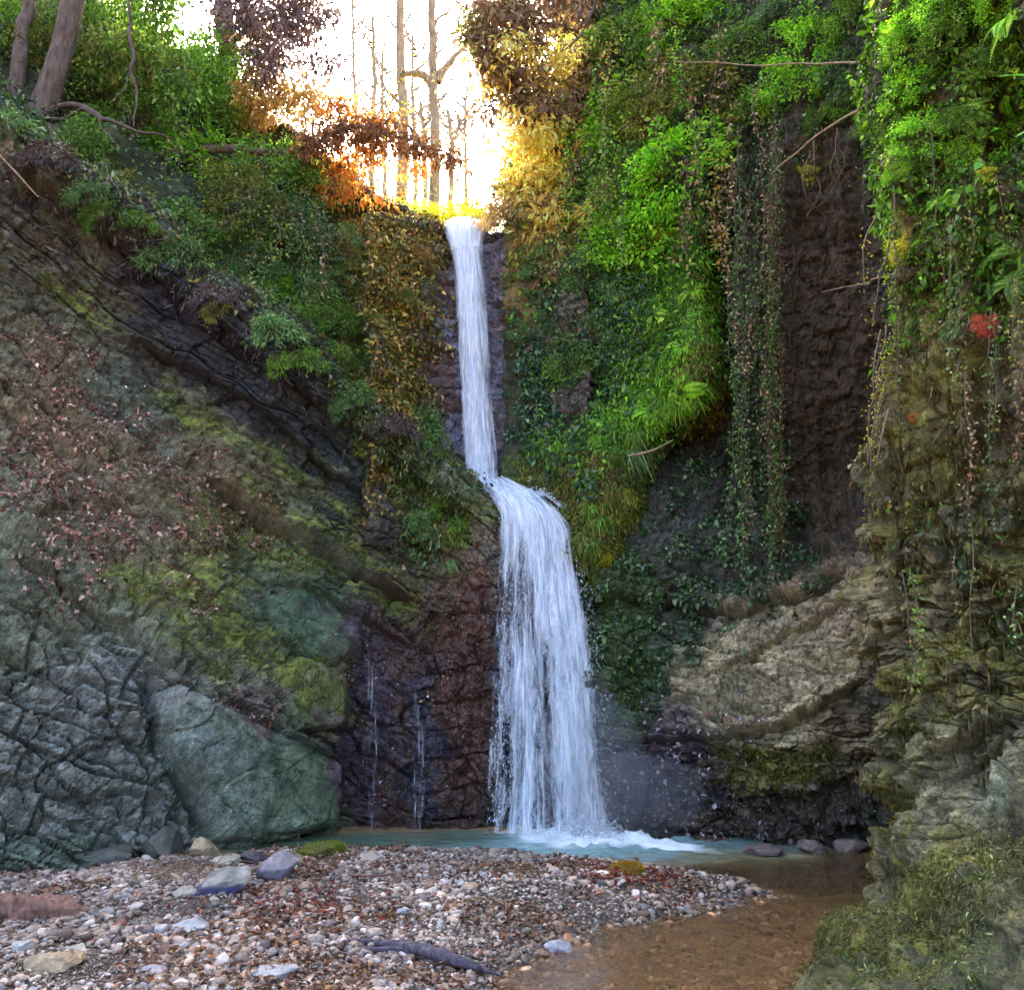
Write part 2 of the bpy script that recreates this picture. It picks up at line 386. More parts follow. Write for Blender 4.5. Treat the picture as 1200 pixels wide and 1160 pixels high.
def cL(Q, U, N):
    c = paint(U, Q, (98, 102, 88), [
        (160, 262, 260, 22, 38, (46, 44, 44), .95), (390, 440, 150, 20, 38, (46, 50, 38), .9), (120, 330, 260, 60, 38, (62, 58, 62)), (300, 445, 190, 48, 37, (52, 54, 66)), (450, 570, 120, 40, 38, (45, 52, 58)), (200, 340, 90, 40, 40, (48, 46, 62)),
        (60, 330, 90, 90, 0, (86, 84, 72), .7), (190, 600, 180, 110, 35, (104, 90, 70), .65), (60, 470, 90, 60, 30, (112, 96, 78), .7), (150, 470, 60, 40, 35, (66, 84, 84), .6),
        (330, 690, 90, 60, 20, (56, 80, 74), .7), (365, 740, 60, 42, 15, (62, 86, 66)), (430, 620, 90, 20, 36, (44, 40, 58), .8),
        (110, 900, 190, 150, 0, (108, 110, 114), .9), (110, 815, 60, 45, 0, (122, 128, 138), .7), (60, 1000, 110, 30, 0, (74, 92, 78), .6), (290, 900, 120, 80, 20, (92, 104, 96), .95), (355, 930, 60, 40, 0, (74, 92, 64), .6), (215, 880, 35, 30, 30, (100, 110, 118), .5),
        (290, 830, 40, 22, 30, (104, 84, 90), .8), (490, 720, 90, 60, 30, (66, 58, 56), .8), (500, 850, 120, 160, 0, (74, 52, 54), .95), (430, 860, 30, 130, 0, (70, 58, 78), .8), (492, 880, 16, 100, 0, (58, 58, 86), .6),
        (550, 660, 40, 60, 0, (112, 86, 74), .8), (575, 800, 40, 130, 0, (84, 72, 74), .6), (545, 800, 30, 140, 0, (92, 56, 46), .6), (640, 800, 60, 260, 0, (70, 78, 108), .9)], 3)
    m = np.maximum.reduce([blob(U + fbm(Q * 3, 3, 5)[..., None] * 25, *b, .5) for b in MOSS_L])
    m = m * sstep(-.45, .25, N[..., 2] + .5 * fbm(Q * 5, 4, 77))
    g = lin((104, 108, 28)) * (1 + .5 * fbm(Q * 4, 3, 88))[..., None] * (.9, 1, 1)
    m = (m * .92)[..., None]
    return c * (1 - m) + g * m
def wL(Q, U, N): return np.clip(blob(U, 550, 840, 160, 190, 0, .3) + .5 * blob(U, 330, 740, 120, 60, 20) + .55 * blob(U, 290, 930, 130, 70), 0, 1)
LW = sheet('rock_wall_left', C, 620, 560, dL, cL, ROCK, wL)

# ---- chute behind the upper fall
ys = [(640, 11.4), (590, 11.45), (560, 11.7), (480, 12.0), (400, 12.25), (320, 12.45), (280, 12.6)]
cx = [(430, -1.1, 250), (480, -.45, 258), (515, -.1, 266), (540, .08, 276), (568, .08, 277), (590, -.05, 272), (625, -.3, 262), (690, -.9, 250)]
C = [[P(x, y, d + o) for (x, o, yt) in cx] for (y, d) in ys] + [[P(x, yt, 12.65 + o * .8) for (x, o, yt) in cx]] + [[P(x, yt, 12.65 + o * .8) + [0, .6, .05] for (x, o, yt) in cx], [P(x, yt, 12.65) + [0, 4, .1] for (x, o, yt) in cx]]
def dB(Q, U, N):
    r = sstep(565, 600, U[..., 0])
    f1, f2, idv = worley(Q * 5, 61)
    return fbm(Q * 1.5, 3, 2) * .1 + beds(Q, (.15, 0, 1), (1, 0, 0), .22, .6, .1, 71) + r * beds(Q, (-.25, 0, 1), (1, 0, 0), .13, .4, .12, 73) + (idv - .5) * .07 + fbm(Q * 7, 3, 5) * .03
def cB(Q, U, N):
    return paint(U, Q, (84, 78, 82), [(610, 340, 40, 80, 0, (112, 96, 110), .9), (520, 450, 18, 130, 0, (92, 70, 78), .8), (600, 480, 25, 100, 0, (116, 106, 128), .9), (560, 400, 30, 200, 0, (110, 112, 150), .9), (470, 300, 50, 60, 0, (96, 92, 60), .8), (625, 300, 30, 40, 0, (120, 90, 76), .8)], 5)
BW = sheet('rock_wall_back', C, 300, 420, dB, cB, ROCK, lambda Q, U, N: .8 + 0 * U[..., 0])

# ---- left bank above the ridge
cx = [(-500, 120, 9.6, -350, 15), (-150, 130, 10.4, -120, 15.5), (60, 235, 11, -40, 15.5), (200, 340, 11.3, 60, 15.2), (310, 440, 11.5, 130, 14.6), (400, 520, 11.5, 195, 14), (460, 580, 11.5, 236, 13.4), (500, 610, 11.7, 262, 12.9), (522, 625, 12.1, 282, 12.9)]
C = []
for t, p in [(0, 0), (.12, .04), (.28, .12), (.45, .27), (.62, .45), (.8, .7), (.93, .9), (1, 1)]:
    C.append([P(x, yb + (yt - yb) * t, db + (dt - db) * p) for (x, yb, db, yt, dt) in cx])
C.append([P(x, yt, dt) + [0, 1.2, .1] for (x, yb, db, yt, dt) in cx]); C.append([P(x, yt, dt) + [0, 7, .5] for (x, yb, db, yt, dt) in cx])
def dH(Q, U, N): return fbm(Q * .8, 4, 12) * .3 + fbm(Q * 4, 3, 15) * .05
def cLB(Q, U, N): return paint(U, Q, (46, 52, 30), [(440, 330, 60, 90, 10, (116, 92, 42), .8), (470, 440, 40, 80, 0, (88, 98, 34), .8), (480, 290, 30, 40, 0, (110, 100, 50), .8), (120, 150, 60, 40, 0, (88, 78, 40), .5)], 7)
LB = sheet('hillside_left', C, 300, 280, dH, cLB, ROCK)

# ---- right bank: bright tongue of turf and the slope of shrubs above
cx = {596: [(640, 11.1), (600, 11.3), (565, 11.45), (540, 11.6), (450, 12), (350, 12.3), (262, 12.6), (225, 13.3), (180, 14.5)],
      650: [(700, 10.9), (645, 10.55), (592, 10.6), (540, 11.0), (480, 11.5), (350, 12), (250, 12.5), (180, 13.1), (130, 14)],
      705: [(760, 10.9), (700, 10.3), (615, 10.15), (550, 10.4), (480, 10.9), (350, 11.6), (230, 12), (100, 12.7), (-40, 13.6)],
      765: [(760, 11.3), (665, 11.0), (600, 10.8), (535, 10.45), (488, 10.15), (350, 11), (230, 11.4), (60, 12), (-150, 13)],
      818: [(640, 11.6), (560, 11.2), (505, 10.7), (468, 10.0), (420, 9.95), (320, 10.3), (200, 10.7), (30, 11.3), (-200, 12)],
      842: [(640, 11.6), (560, 11.2), (510, 10.9), (455, 10.4), (400, 10.4), (320, 10.6), (200, 10.9), (30, 11.4), (-200, 12)],
      900: [(640, 12.5), (560, 12.4), (510, 12.2), (455, 12), (400, 12), (320, 12), (200, 12), (30, 12.2), (-200, 13)]}
C = np.array([[P(x, *q) for q in col] for x, col in cx.items()]).transpose(1, 0, 2)
def dR(Q, U, N): return fbm(Q * .9, 3, 22) * .2 + fbm(Q * 3.5, 4, 25) * .07 + beds(Q, (0, 0, 1), (1, 0, 0), .3, .7, .06, 91) * sstep(600, 500, U[..., 1])
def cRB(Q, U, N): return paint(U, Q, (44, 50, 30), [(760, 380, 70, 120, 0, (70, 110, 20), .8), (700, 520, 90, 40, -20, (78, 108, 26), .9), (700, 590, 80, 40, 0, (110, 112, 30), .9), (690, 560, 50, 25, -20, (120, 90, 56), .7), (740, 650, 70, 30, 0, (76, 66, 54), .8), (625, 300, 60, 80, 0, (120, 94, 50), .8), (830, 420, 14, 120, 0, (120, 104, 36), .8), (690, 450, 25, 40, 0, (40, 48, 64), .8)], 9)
RB = sheet('hillside_right', C, 340, 420, dR, cRB, ROCK)

# ---- right rock wall
rows = [None, 930, 870, 800, 720, 650, 570, 450, 300, 120, -60, -250]
T = {650: (9.6, 9.75, 9.85, 10.0, 10.3, 10.9, 11.8, 12.5, 13.5, 14, 14.5, 15), 700: (9.45, 9.5, 9.55, 9.7, 9.9, 10.3, 11.2, 11.9, 13, 13.5, 14, 15), 760: (9.3, 9.35, 9.35, 9.6, 9.85, 10.05, 10.7, 11.4, 12.5, 13.2, 13.8, 15),
     820: (9.1, 9.1, 9.0, 9.3, 9.6, 10, 10.6, 10.9, 11.1, 11.4, 11.7, 12), 870: (8.95, 8.9, 8.75, 9.1, 9.4, 9.9, 10.5, 10.5, 10.6, 10.8, 11, 11.3), 930: (8.8, 8.65, 8.55, 8.8, 9.1, 9.55, 10.4, 10.3, 10.2, 10.1, 10.2, 10.4),
     1000: (8.7, 8.5, 8.4, 8.5, 8.7, 9.0, 10.1, 10.0, 9.8, 9.6, 9.4, 9.4), 1100: (8.5, 8.2, 8.1, 8.1, 8.2, 8.4, 9.3, 9.3, 9.1, 8.8, 8.6, 8.5), 1300: (8, 7.7, 7.6, 7.5, 7.5, 7.6, 8, 8, 8, 8, 8, 8)}
yb = {650: 975, 700: 977, 760: 984, 820: 991, 870: 997, 930: 1002, 1000: 1006, 1100: 1012, 1300: 1025}
C = [[P(x, yb[x], T[x][0]) - [0, 0, .8] for x in T]] + [[P(x, yb[x] if y is None else y, T[x][k]) for x in T] for k, y in enumerate(rows)]
def dRW(Q, U, N):
    up = sstep(660, 560, U[..., 1]); bot = sstep(860, 900, U[..., 1])
    f1, f2, idv = worley(Q * 5 + fbm(Q * 2, 2, 9)[..., None] * .5, 101); g1, g2, gid = worley(Q * 12, 103)
    beige = blob(U, 930, 775, 110, 80, -30, .4)
    d = fbm(Q * .9, 3, 32) * .14 + fbm(Q * 3.2, 4, 35) * .06
    d = d + beds(Q, (.3, 0, .95), (.95, 0, -.3), .28, .7, .12, 111) * (1 - .6 * up) * (1 - .7 * beige) + beds(Q, (.3, 0, .95), (.95, 0, -.3), .1, .3, .045, 113) * (1 - up)
    d = d + bot * ((idv - .5) * .14 + (gid - .5) * .06 - .05 * (1 - sstep(0, .1, f2 - f1))) + up * ridge_v(Q)
    v2, e2 = facets(Q * [5, 5, 8], 137, .8); v3, e3 = facets(Q * [14, 14, 20], 143, .8); d = d + v2 * .05 + v3 * .022 - .02 * (1 - sstep(0, .1, e2))
    d = d + ledge(U, [(722, 868), (760, 864), (850, 862), (905, 850), (960, 825), (1020, 790)], .13, 50, 14)
    d = d + ledge(U, [(640, 694), (700, 692), (760, 704), (860, 714), (935, 690), (1000, 650)], .16, 25, 16)
    d = d + ledge(U, [(835, 928), (900, 930), (960, 918), (1020, 900)], .16, 30, 16)
    d = d + ledge(U, [(820, 800), (870, 780), (920, 740), (1000, 690)], .07, 25, 10)
    d = d - .25 * blob(U, 960, 622, 50, 26, -25, .5) + groove(U, [(850, 600), (858, 500), (850, 380), (846, 250)], .2, 12) + .12 * blob(U, 880, 450, 22, 170, 0, .5)
    return d
def ridge_v(Q): return (.5 - np.abs(noise(Q * [3.2, 3.2, .8], 44))) * .14 + (.5 - np.abs(noise(Q * [9, 9, 2.5], 45))) * .04
def cRW(Q, U, N):
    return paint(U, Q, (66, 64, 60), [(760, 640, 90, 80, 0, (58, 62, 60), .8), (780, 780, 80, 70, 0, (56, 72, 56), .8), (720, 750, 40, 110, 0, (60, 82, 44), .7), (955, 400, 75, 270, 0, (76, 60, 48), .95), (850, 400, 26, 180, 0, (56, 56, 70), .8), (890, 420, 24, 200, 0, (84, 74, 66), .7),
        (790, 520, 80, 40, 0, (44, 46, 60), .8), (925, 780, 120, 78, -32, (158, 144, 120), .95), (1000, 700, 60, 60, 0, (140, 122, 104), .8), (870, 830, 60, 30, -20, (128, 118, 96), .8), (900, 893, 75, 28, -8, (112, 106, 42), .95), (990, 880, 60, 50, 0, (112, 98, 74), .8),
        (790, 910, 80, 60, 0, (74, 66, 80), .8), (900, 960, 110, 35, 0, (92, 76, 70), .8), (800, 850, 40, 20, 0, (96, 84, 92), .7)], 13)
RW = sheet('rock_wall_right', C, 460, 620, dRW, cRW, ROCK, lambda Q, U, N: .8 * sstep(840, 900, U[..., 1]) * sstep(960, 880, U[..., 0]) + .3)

# ---- near wall on the right edge
rows = [-400, -150, 60, 250, 420, 560, 700, 800, 900, 1000, 1060, 1130, 1200, 1330]
xs = [1030, 1040, 1045, 1042, 1034, 1014, 1014, 1036, 1046, 1030, 1025, 985, 965, 965]
ds = [5.9, 5.9, 5.9, 5.9, 5.9, 5.9, 5.9, 5.95, 6.0, 6.0, 5.8, 5.2, 4.4, 3.7]
dn = [4.6, 4.8, 5.0, 5.1, 5.1, 5.1, 5.05, 5.0, 4.9, 4.7, 4.5, 4.2, 3.7, 3.2]
C = []
for y, x, d, n in zip(rows, xs, ds, dn):
    r = [P(x + 150, y, d + 3.2), P(x + 45, y, d + 1.0), P(x, y, d), P(x + (1110 - x) * .6, y, d + (n - d) * .42), P(1125, y, d + (n - d) * .72), P(1200, y, n), P(1330, y, n - .7), P(1700, y, max(n - 1.7, 2.0))]
    C.append(r)
BULGE = [(930, 1165), (945, 1125), (1000, 1095), (1060, 1060), (1110, 1010), (1160, 975), (1230, 940), (1400, 920), (1400, 1330), (900, 1330)]
def dN(Q, U, N):
    f1, f2, idv = worley(Q * 4.5 + fbm(Q * 3, 2, 9)[..., None] * .5, 121); g1, g2, gid = worley(Q * 13, 123)
    low = sstep(450, 700, U[..., 1])
    bu = sstep(-20, 30, poly_sd(U, BULGE)); kb = 1 - .85 * sstep(-130, 10, poly_sd(U, BULGE))
    d = fbm(Q * 1.1, 3, 42) * .2 + fbm(Q * 3.5, 3, 45) * .075 * (1 - .4 * bu) + ridge_v(Q * 1.5) * (1 - .6 * low) * kb
    d = d + kb * low * ((idv - .5) * .1 - .05 * (1 - sstep(0, .14, f2 - f1)) + (gid - .5) * .015) + fbm(Q * 14, 3, 49) * .011
    v1, e1 = facets(Q * [3, 3, 4] + fbm(Q * 2, 2, 9)[..., None] * .5, 231, .8); v2, e2 = facets(Q * [9, 9, 12], 237, .8); d = d + kb * (.4 + .6 * low) * (v1 * .13 + v2 * .045 - .06 * (1 - sstep(0, .08, e1)) - .025 * (1 - sstep(0, .1, e2)))
    d = d + .07 * sstep(-30, 60, poly_sd(U + fbm(Q * 3, 2, 4)[..., None] * 30, BULGE)) + bu * (fbm(Q * 2.2, 3, 71) * .07 + fbm(Q * 7, 4, 72) * .03)
    d = d + ledge(U, [(1060, 560), (1120, 640), (1200, 700)], .12, 40, 30) + ledge(U, [(1090, 900), (1150, 860), (1210, 830)], .12, 40, 30) + ledge(U, [(1140, 470), (1170, 480), (1210, 500)], .1, 15, 20)
    return d
MOSS_N = [(1060, 420, 40, 140, 0), (1080, 560, 60, 50, -20), (1120, 400, 60, 90, 0), (1040, 640, 30, 60, 0), (1090, 250, 60, 120, 0), (1180, 640, 40, 60, 0), (1120, 780, 50, 60, 0), (1075, 820, 30, 80, 0), (1060, 1090, 110, 50, -30), (1150, 1040, 60, 40, -35), (1180, 800, 40, 40, 0), (1050, 930, 30, 60, 0), (1150, 560, 60, 40, 0)]
def cN(Q, U, N):
    c = paint(U, Q, (100, 96, 72), [(1110, 420, 90, 130, 0, (96, 82, 52), .8), (1160, 480, 50, 60, 0, (104, 94, 84), .8), (1130, 620, 60, 60, 0, (98, 100, 84), .8), (1120, 920, 80, 80, 0, (128, 124, 98), .7), (1050, 720, 40, 80, 0, (136, 124, 92), .8), (1060, 1130, 140, 50, 0, (72, 78, 52), .7), (960, 1130, 50, 40, 0, (66, 66, 34), .8), (1100, 120, 90, 140, 0, (58, 54, 42), .8), (1170, 930, 40, 30, 0, (120, 134, 122), .7), (1100, 650, 25, 30, 0, (70, 110, 80), .5)], 15)
    m = np.maximum.reduce([blob(U + fbm(Q * 4, 3, 5)[..., None] * 30, *b, .5) for b in MOSS_N]) * sstep(-.45, .1, fbm(Q * 5, 4, 66))
    m = (m * .85)[..., None]
    return c * (1 - m) + lin((106, 104, 30)) * (1 + .5 * fbm(Q * 5, 3, 67))[..., None] * m
NW = sheet('rock_wall_near', C, 520, 820, dN, cN, ROCKN, lambda Q, U, N: .15 + 0 * U[..., 0])

# ---- river bed and gravel bank: one ground sheet
SHORE = [(-900, 1062), (-300, 1040), (0, 1027), (120, 1021), (245, 1006), (330, 1000), (400, 996), (560, 998), (700, 1011), (800, 1023), (875, 1036), (895, 1046), (850, 1062), (760, 1078), (700, 1092), (650, 1104), (610, 1122), (590, 1150), (560, 1190), (500, 1300), (380, 1600)]
BANK = [tuple(G(*p)[:2]) for p in SHORE] + [(-6, -2), (-12, 6)]
def axis(segs): return np.concatenate([np.linspace(a, b, n, endpoint=False) for a, b, n in segs] + [[segs[-1][1]]])
gx = axis([(-250, -30, 8), (-30, -6, 16), (-6, -4, 30), (-4, 4, 400), (4, 8, 50), (8, 30, 14), (30, 250, 8)])
gy = axis([(-250, -20, 8), (-20, 0, 20), (0, 3.2, 60), (3.2, 9.9, 420), (9.9, 13, 30), (13, 40, 10), (40, 300, 6)])
X, Y = np.meshgrid(gx, gy); XY = np.stack([X, Y], -1)
Q0 = np.stack([X, Y, 0 * X], -1)
bd = poly_sd(XY, BANK) + fbm(Q0 * [2.2, 2.2, 1], 3, 5) * .1
U = PIX(Q0)
pool = sstep(1035, 985, U[..., 1]) * (Y > 5)
Z = np.where(bd > 0, .13 * (1 - np.exp(-np.maximum(bd, 0) / .45)) + .05 * sstep(.5, 3, bd), -np.minimum(-bd * (.22 + .35 * pool), .12 + .4 * pool)) + fbm(Q0 * 2.5, 3, 6) * .018 + fbm(Q0 * 12, 3, 7) * .008
Z = np.where(np.abs(X) > 8, np.minimum(Z, -.1), Z)
def shore_h(x, y):
    i = np.clip(np.searchsorted(gx, x) - 1, 0, len(gx) - 2); j = np.clip(np.searchsorted(gy, y) - 1, 0, len(gy) - 2)
    fx = (x - gx[i]) / (gx[i + 1] - gx[i]); fy = (y - gy[j]) / (gy[j + 1] - gy[j])
    return (Z[j, i] * (1 - fx) + Z[j, i + 1] * fx) * (1 - fy) + (Z[j + 1, i] * (1 - fx) + Z[j + 1, i + 1] * fx) * fy
bedc = paint(U, Q0, (120, 92, 62), [(700, 985, 500, 26, 0, (88, 104, 86), .9), (860, 1004, 200, 16, 0, (130, 112, 66), .8), (800, 1100, 260, 70, 0, (150, 112, 70), .9)], 17, 8)
gravc = paint(U, Q0, (104, 92, 80), [(150, 1090, 260, 60, 0, (110, 92, 84), .8)], 18, 10) * (1 + .5 * noise(Q0 * 30, 3))[..., None]
gc = np.where((bd > -.02)[..., None], gravc, bedc) * KALB
GROUND = rock_mat('river_gravel', .8, fine=2.0)
me = mesh('ground', np.stack([X, Y, Z], -1).reshape(-1, 3), grid_faces(len(gy), len(gx)), GROUND, True, {'Col': gc.reshape(-1, 3), 'wet': np.where(bd > .15, .1, .6).ravel()})
tag(obj('ground', me), kind='structure')

# ------------------------------------------------------------------ water of the pool and the stream
def water_mat():
    m, nt, out = newmat('water'); L = nt.links.new
    tc = nd(nt, 'ShaderNodeTexCoord'); mp = nd(nt, 'ShaderNodeMapping'); mp.inputs['Scale'].default_value = (1, 1.9, 1); L(tc.outputs['Object'], mp.inputs[0])
    n1 = nd(nt, 'ShaderNodeTexNoise', Scale=5.0, Detail=4.0, Roughness=.6, Distortion=.8); n2 = nd(nt, 'ShaderNodeTexNoise', Scale=17.0, Detail=3.0, Roughness=.6)
    L(mp.outputs[0], n1.inputs['Vector']); L(mp.outputs[0], n2.inputs['Vector'])
    s = nd(nt, 'ShaderNodeMath', operation='MULTIPLY_ADD'); s.inputs[1].default_value = .4; L(n2.outputs['Fac'], s.inputs[0]); L(n1.outputs['Fac'], s.inputs[2])
    bp = nd(nt, 'ShaderNodeBump', Strength=.42, Distance=.025); L(s.outputs[0], bp.inputs['Height'])
    fr = nd(nt, 'ShaderNodeFresnel', IOR=1.5); L(bp.outputs[0], fr.inputs['Normal'])
    gl = nd(nt, 'ShaderNodeBsdfGlossy', Roughness=.08); L(bp.outputs[0], gl.inputs['Normal'])
    tr = nd(nt, 'ShaderNodeBsdfTransparent'); tr.inputs['Color'].default_value = (.93, .88, .76, 1)
    a = nd(nt, 'ShaderNodeAttribute', attribute_name='Col'); tu = nd(nt, 'ShaderNodeAttribute', attribute_name='turb'); fo = nd(nt, 'ShaderNodeAttribute', attribute_name='foam')
    df = nd(nt, 'ShaderNodeBsdfDiffuse'); L(a.outputs['Color'], df.inputs['Color'])
    m1 = nd(nt, 'ShaderNodeMixShader'); L(tu.outputs['Fac'], m1.inputs[0]); L(tr.outputs[0], m1.inputs[1]); L(df.outputs[0], m1.inputs[2])
    m2 = nd(nt, 'ShaderNodeMixShader'); L(fr.outputs[0], m2.inputs[0]); L(m1.outputs[0], m2.inputs[1]); L(gl.outputs[0], m2.inputs[2])
    fn = nd(nt, 'ShaderNodeTexNoise', Scale=14.0, Detail=7.0, Roughness=.75, Distortion=1.2); L(mp.outputs[0], fn.inputs['Vector'])
    ad = nd(nt, 'ShaderNodeMath', operation='MULTIPLY_ADD'); ad.inputs[1].default_value = 1.5; L(fo.outputs['Fac'], ad.inputs[0]); L(fn.outputs['Fac'], ad.inputs[2])
    mr = nd(nt, 'ShaderNodeMapRange'); mr.inputs[1].default_value = .9; mr.inputs[2].default_value = 1.6; L(ad.outputs[0], mr.inputs[0])
    fd = nd(nt, 'ShaderNodeBsdfDiffuse'); fd.inputs['Color'].default_value = (.78, .88, .92, 1); L(bp.outputs[0], fd.inputs['Normal'])
    m3 = nd(nt, 'ShaderNodeMixShader'); L(mr.outputs[0], m3.inputs[0]); L(m2.outputs[0], m3.inputs[1]); L(fd.outputs[0], m3.inputs[2]); L(m3.outputs[0], out.inputs['Surface'])
    return m
WX = np.linspace(-10, 10, 360); WY = np.linspace(-1, 11.5, 340); X, Y = np.meshgrid(WX, WY); Qw = np.stack([X, Y, 0 * X], -1); Uw = PIX(Qw)
Uw2 = Uw + np.stack([fbm(Qw * 2, 3, 1) * 30, fbm(Qw * 2, 3, 2) * 5], -1)
base = np.zeros(X.shape + (3,)) + lin((160, 130, 92))
for cx_, cy_, rx, ry, c_, k in [(560, 988, 330, 13, (88, 112, 96), 1), (740, 992, 210, 16, (124, 158, 158), 1), (880, 1005, 90, 10, (118, 112, 70), .7), (300, 985, 90, 12, (78, 92, 72), 1)]:
    mk = (blob(Uw2, cx_, cy_, rx, ry, 0, .4) * k)[..., None]; base = base * (1 - mk) + lin(c_) * mk
turb = np.clip(.9 * blob(Uw2, 590, 988, 440, 25, 0, .35) + .2, 0, .93)
foam = 1.1 * blob(Uw2, 694, 979, 74, 11, 4, .7) + .8 * blob(Uw2, 745, 986, 75, 6, 7, .6) + .35 * blob(Uw2, 830, 995, 60, 4, 8, .6) + .28 * blob(Uw2, 640, 992, 110, 8, 0, .6)
rip = fbm(Qw * [3, 5, 1], 3, 3) * .006 + np.exp(-(np.hypot(X - 1.0, Y - 9.3) / .8) ** 2) * (.035 + fbm(Qw * 9, 4, 4) * .07)
me = mesh('water', (Qw + rip[..., None] * [0, 0, 1]).reshape(-1, 3), grid_faces(len(WY), len(WX)), water_mat(), True, {'Col': (base * 1.15).reshape(-1, 3), 'turb': turb.ravel(), 'foam': foam.ravel()})
tag(obj('water', me), kind='structure')

# ------------------------------------------------------------------ the falls
def fall_mat(name, seed, thr=.5, col=(.80, .90, 1.0), SC=((26, 1.1), (75, 2.4), (150, 7.0))):
    m, nt, out = newmat(name); L = nt.links.new
    uv = nd(nt, 'ShaderNodeUVMap', uv_map='UVMap'); A = []
    for k, (sx, sy) in enumerate(SC):
        mp = nd(nt, 'ShaderNodeMapping'); mp.inputs['Scale'].default_value = (sx, sy, 1); mp.inputs['Location'].default_value = (seed * 3.1, seed * 1.7 + k, 0); L(uv.outputs[0], mp.inputs[0])
        n = nd(nt, 'ShaderNodeTexNoise', Scale=1.0, Detail=4.0, Roughness=.65, Distortion=.35); L(mp.outputs[0], n.inputs['Vector']); A.append(n.outputs['Fac'])
    a1 = nd(nt, 'ShaderNodeMath', operation='MULTIPLY_ADD'); a1.inputs[1].default_value = .55; L(A[1], a1.inputs[0]); L(A[0], a1.inputs[2])
    a2 = nd(nt, 'ShaderNodeMath', operation='MULTIPLY_ADD'); a2.inputs[1].default_value = .45; L(A[2], a2.inputs[0]); L(a1.outputs[0], a2.inputs[2])   # about 1.0 +- .2
    de = nd(nt, 'ShaderNodeAttribute', attribute_name='dens')
    a3 = nd(nt, 'ShaderNodeMath', operation='ADD'); L(a2.outputs[0], a3.inputs[0]); L(de.outputs['Fac'], a3.inputs[1])
    mr = nd(nt, 'ShaderNodeMapRange'); mr.inputs[1].default_value = 1.45; mr.inputs[2].default_value = 1.85; L(a3.outputs[0], mr.inputs[0])
    tone = nd(nt, 'ShaderNodeValToRGB'); tone.color_ramp.elements[0].position = .35; tone.color_ramp.elements[1].position = .62
    tone.color_ramp.elements[0].color = (col[0] * .84, col[1] * .92, col[2] * 1.0, 1); tone.color_ramp.elements[1].color = (.97, .98, 1, 1); L(A[1], tone.inputs[0])
    p = nd(nt, 'ShaderNodeBsdfDiffuse'); L(tone.outputs[0], p.inputs['Color'])
    bp = nd(nt, 'ShaderNodeBump', Strength=.5, Distance=.02); L(a2.outputs[0], bp.inputs['Height']); L(bp.outputs[0], p.inputs['Normal'])
    t = nd(nt, 'ShaderNodeBsdfTranslucent'); L(tone.outputs[0], t.inputs['Color'])
    mx = nd(nt, 'ShaderNodeMixShader'); mx.inputs[0].default_value = .3; L(p.outputs[0], mx.inputs[1]); L(t.outputs[0], mx.inputs[2])
    tr = nd(nt, 'ShaderNodeBsdfTransparent'); m2 = nd(nt, 'ShaderNodeMixShader'); L(mr.outputs[0], m2.inputs[0]); L(tr.outputs[0], m2.inputs[1]); L(mx.outputs[0], m2.inputs[2])
    L(m2.outputs[0], out.inputs['Surface']); return m
FM = [fall_mat('falling_water', s_) for s_ in (1, 5, 9)]
SC2 = ((15, 2.2), (44, 6.0), (110, 20.0)); FM2 = [fall_mat('broken_falling_water', s_, SC=SC2) for s_ in (2, 6)] + [fall_mat('falling_water', 11)]
def fall(name, rows, densf, layers=3, gap=.05, nu=120, nv=220, amp=.035, seed=0, mats=None):
    """rows: (xl, xr, y, d) from top to bottom; one joined mesh of thin veils one behind the other"""
    VV, FF, UU, DD, MI = [], [], [], [], []
    R = np.array([[P(xl + (xr - xl) * t, y, d) for t in np.linspace(0, 1, 6)] for xl, xr, y, d in rows])
    W = crmat(nv, len(rows)); Q = np.einsum('im,mnk->ink', W, R); Q = np.einsum('jn,ink->ijk', crmat(nu, 6), Q)
    N = gnormal(Q); N = N if N[..., 1].mean() < 0 else -N
    s = np.concatenate([[0], np.cumsum(np.linalg.norm(np.diff(Q[:, nu // 2], axis=0), axis=1))]); u = np.linspace(0, 1, nu)
    wid = np.linalg.norm(Q[nv // 2, -1] - Q[nv // 2, 0])
    UVg = np.stack(np.broadcast_arrays(u[None] * wid, s[:, None]), -1); me = None
    for k in range(layers):
        q3 = np.stack([UVg[..., 0] * 9, UVg[..., 1] * 1.1, 0 * UVg[..., 0] + k * 7 + seed], -1); q4 = q3 * [3.5, 4, 1]
        D = (noise(q3, 3) * amp + noise(q4, 5) * amp * .4) + k * gap + (.10 if mats is None else .02) * np.sin(u * math.pi)[None] 
        Qk = Q + N * D[..., None]
        VV.append(Qk.reshape(-1, 3)); FF.append(grid_faces(nv, nu) + k * nu * nv); UU.append(UVg.reshape(-1, 2)); DD.append(densf(PIX(Q), u[None] + 0 * s[:, None], s[:, None] + 0 * u[None], k).ravel()); MI.append(np.full(len(FF[-1]), k % 3, np.int32))
    me = mesh(name, np.concatenate(VV), np.concatenate(FF), None, True, {'dens': np.concatenate(DD)}, np.concatenate(UU))
    for m_ in (mats or FM): me.materials.append(m_)
    me.polygons.foreach_set('material_index', np.concatenate(MI))
    return obj(name, me)
edge = lambda u, w=.12: sstep(0, w, np.minimum(u, 1 - u))
def d_up(U, u, s, k):
    core = np.exp(-((u - .46) / .26) ** 2)
    return .40 + .56 * core * (1 - .12 * k) - .75 * (1 - edge(u, .25)) - .10 * sstep(330, 480, U[..., 1]) + .15 * (U[..., 1] < 300)
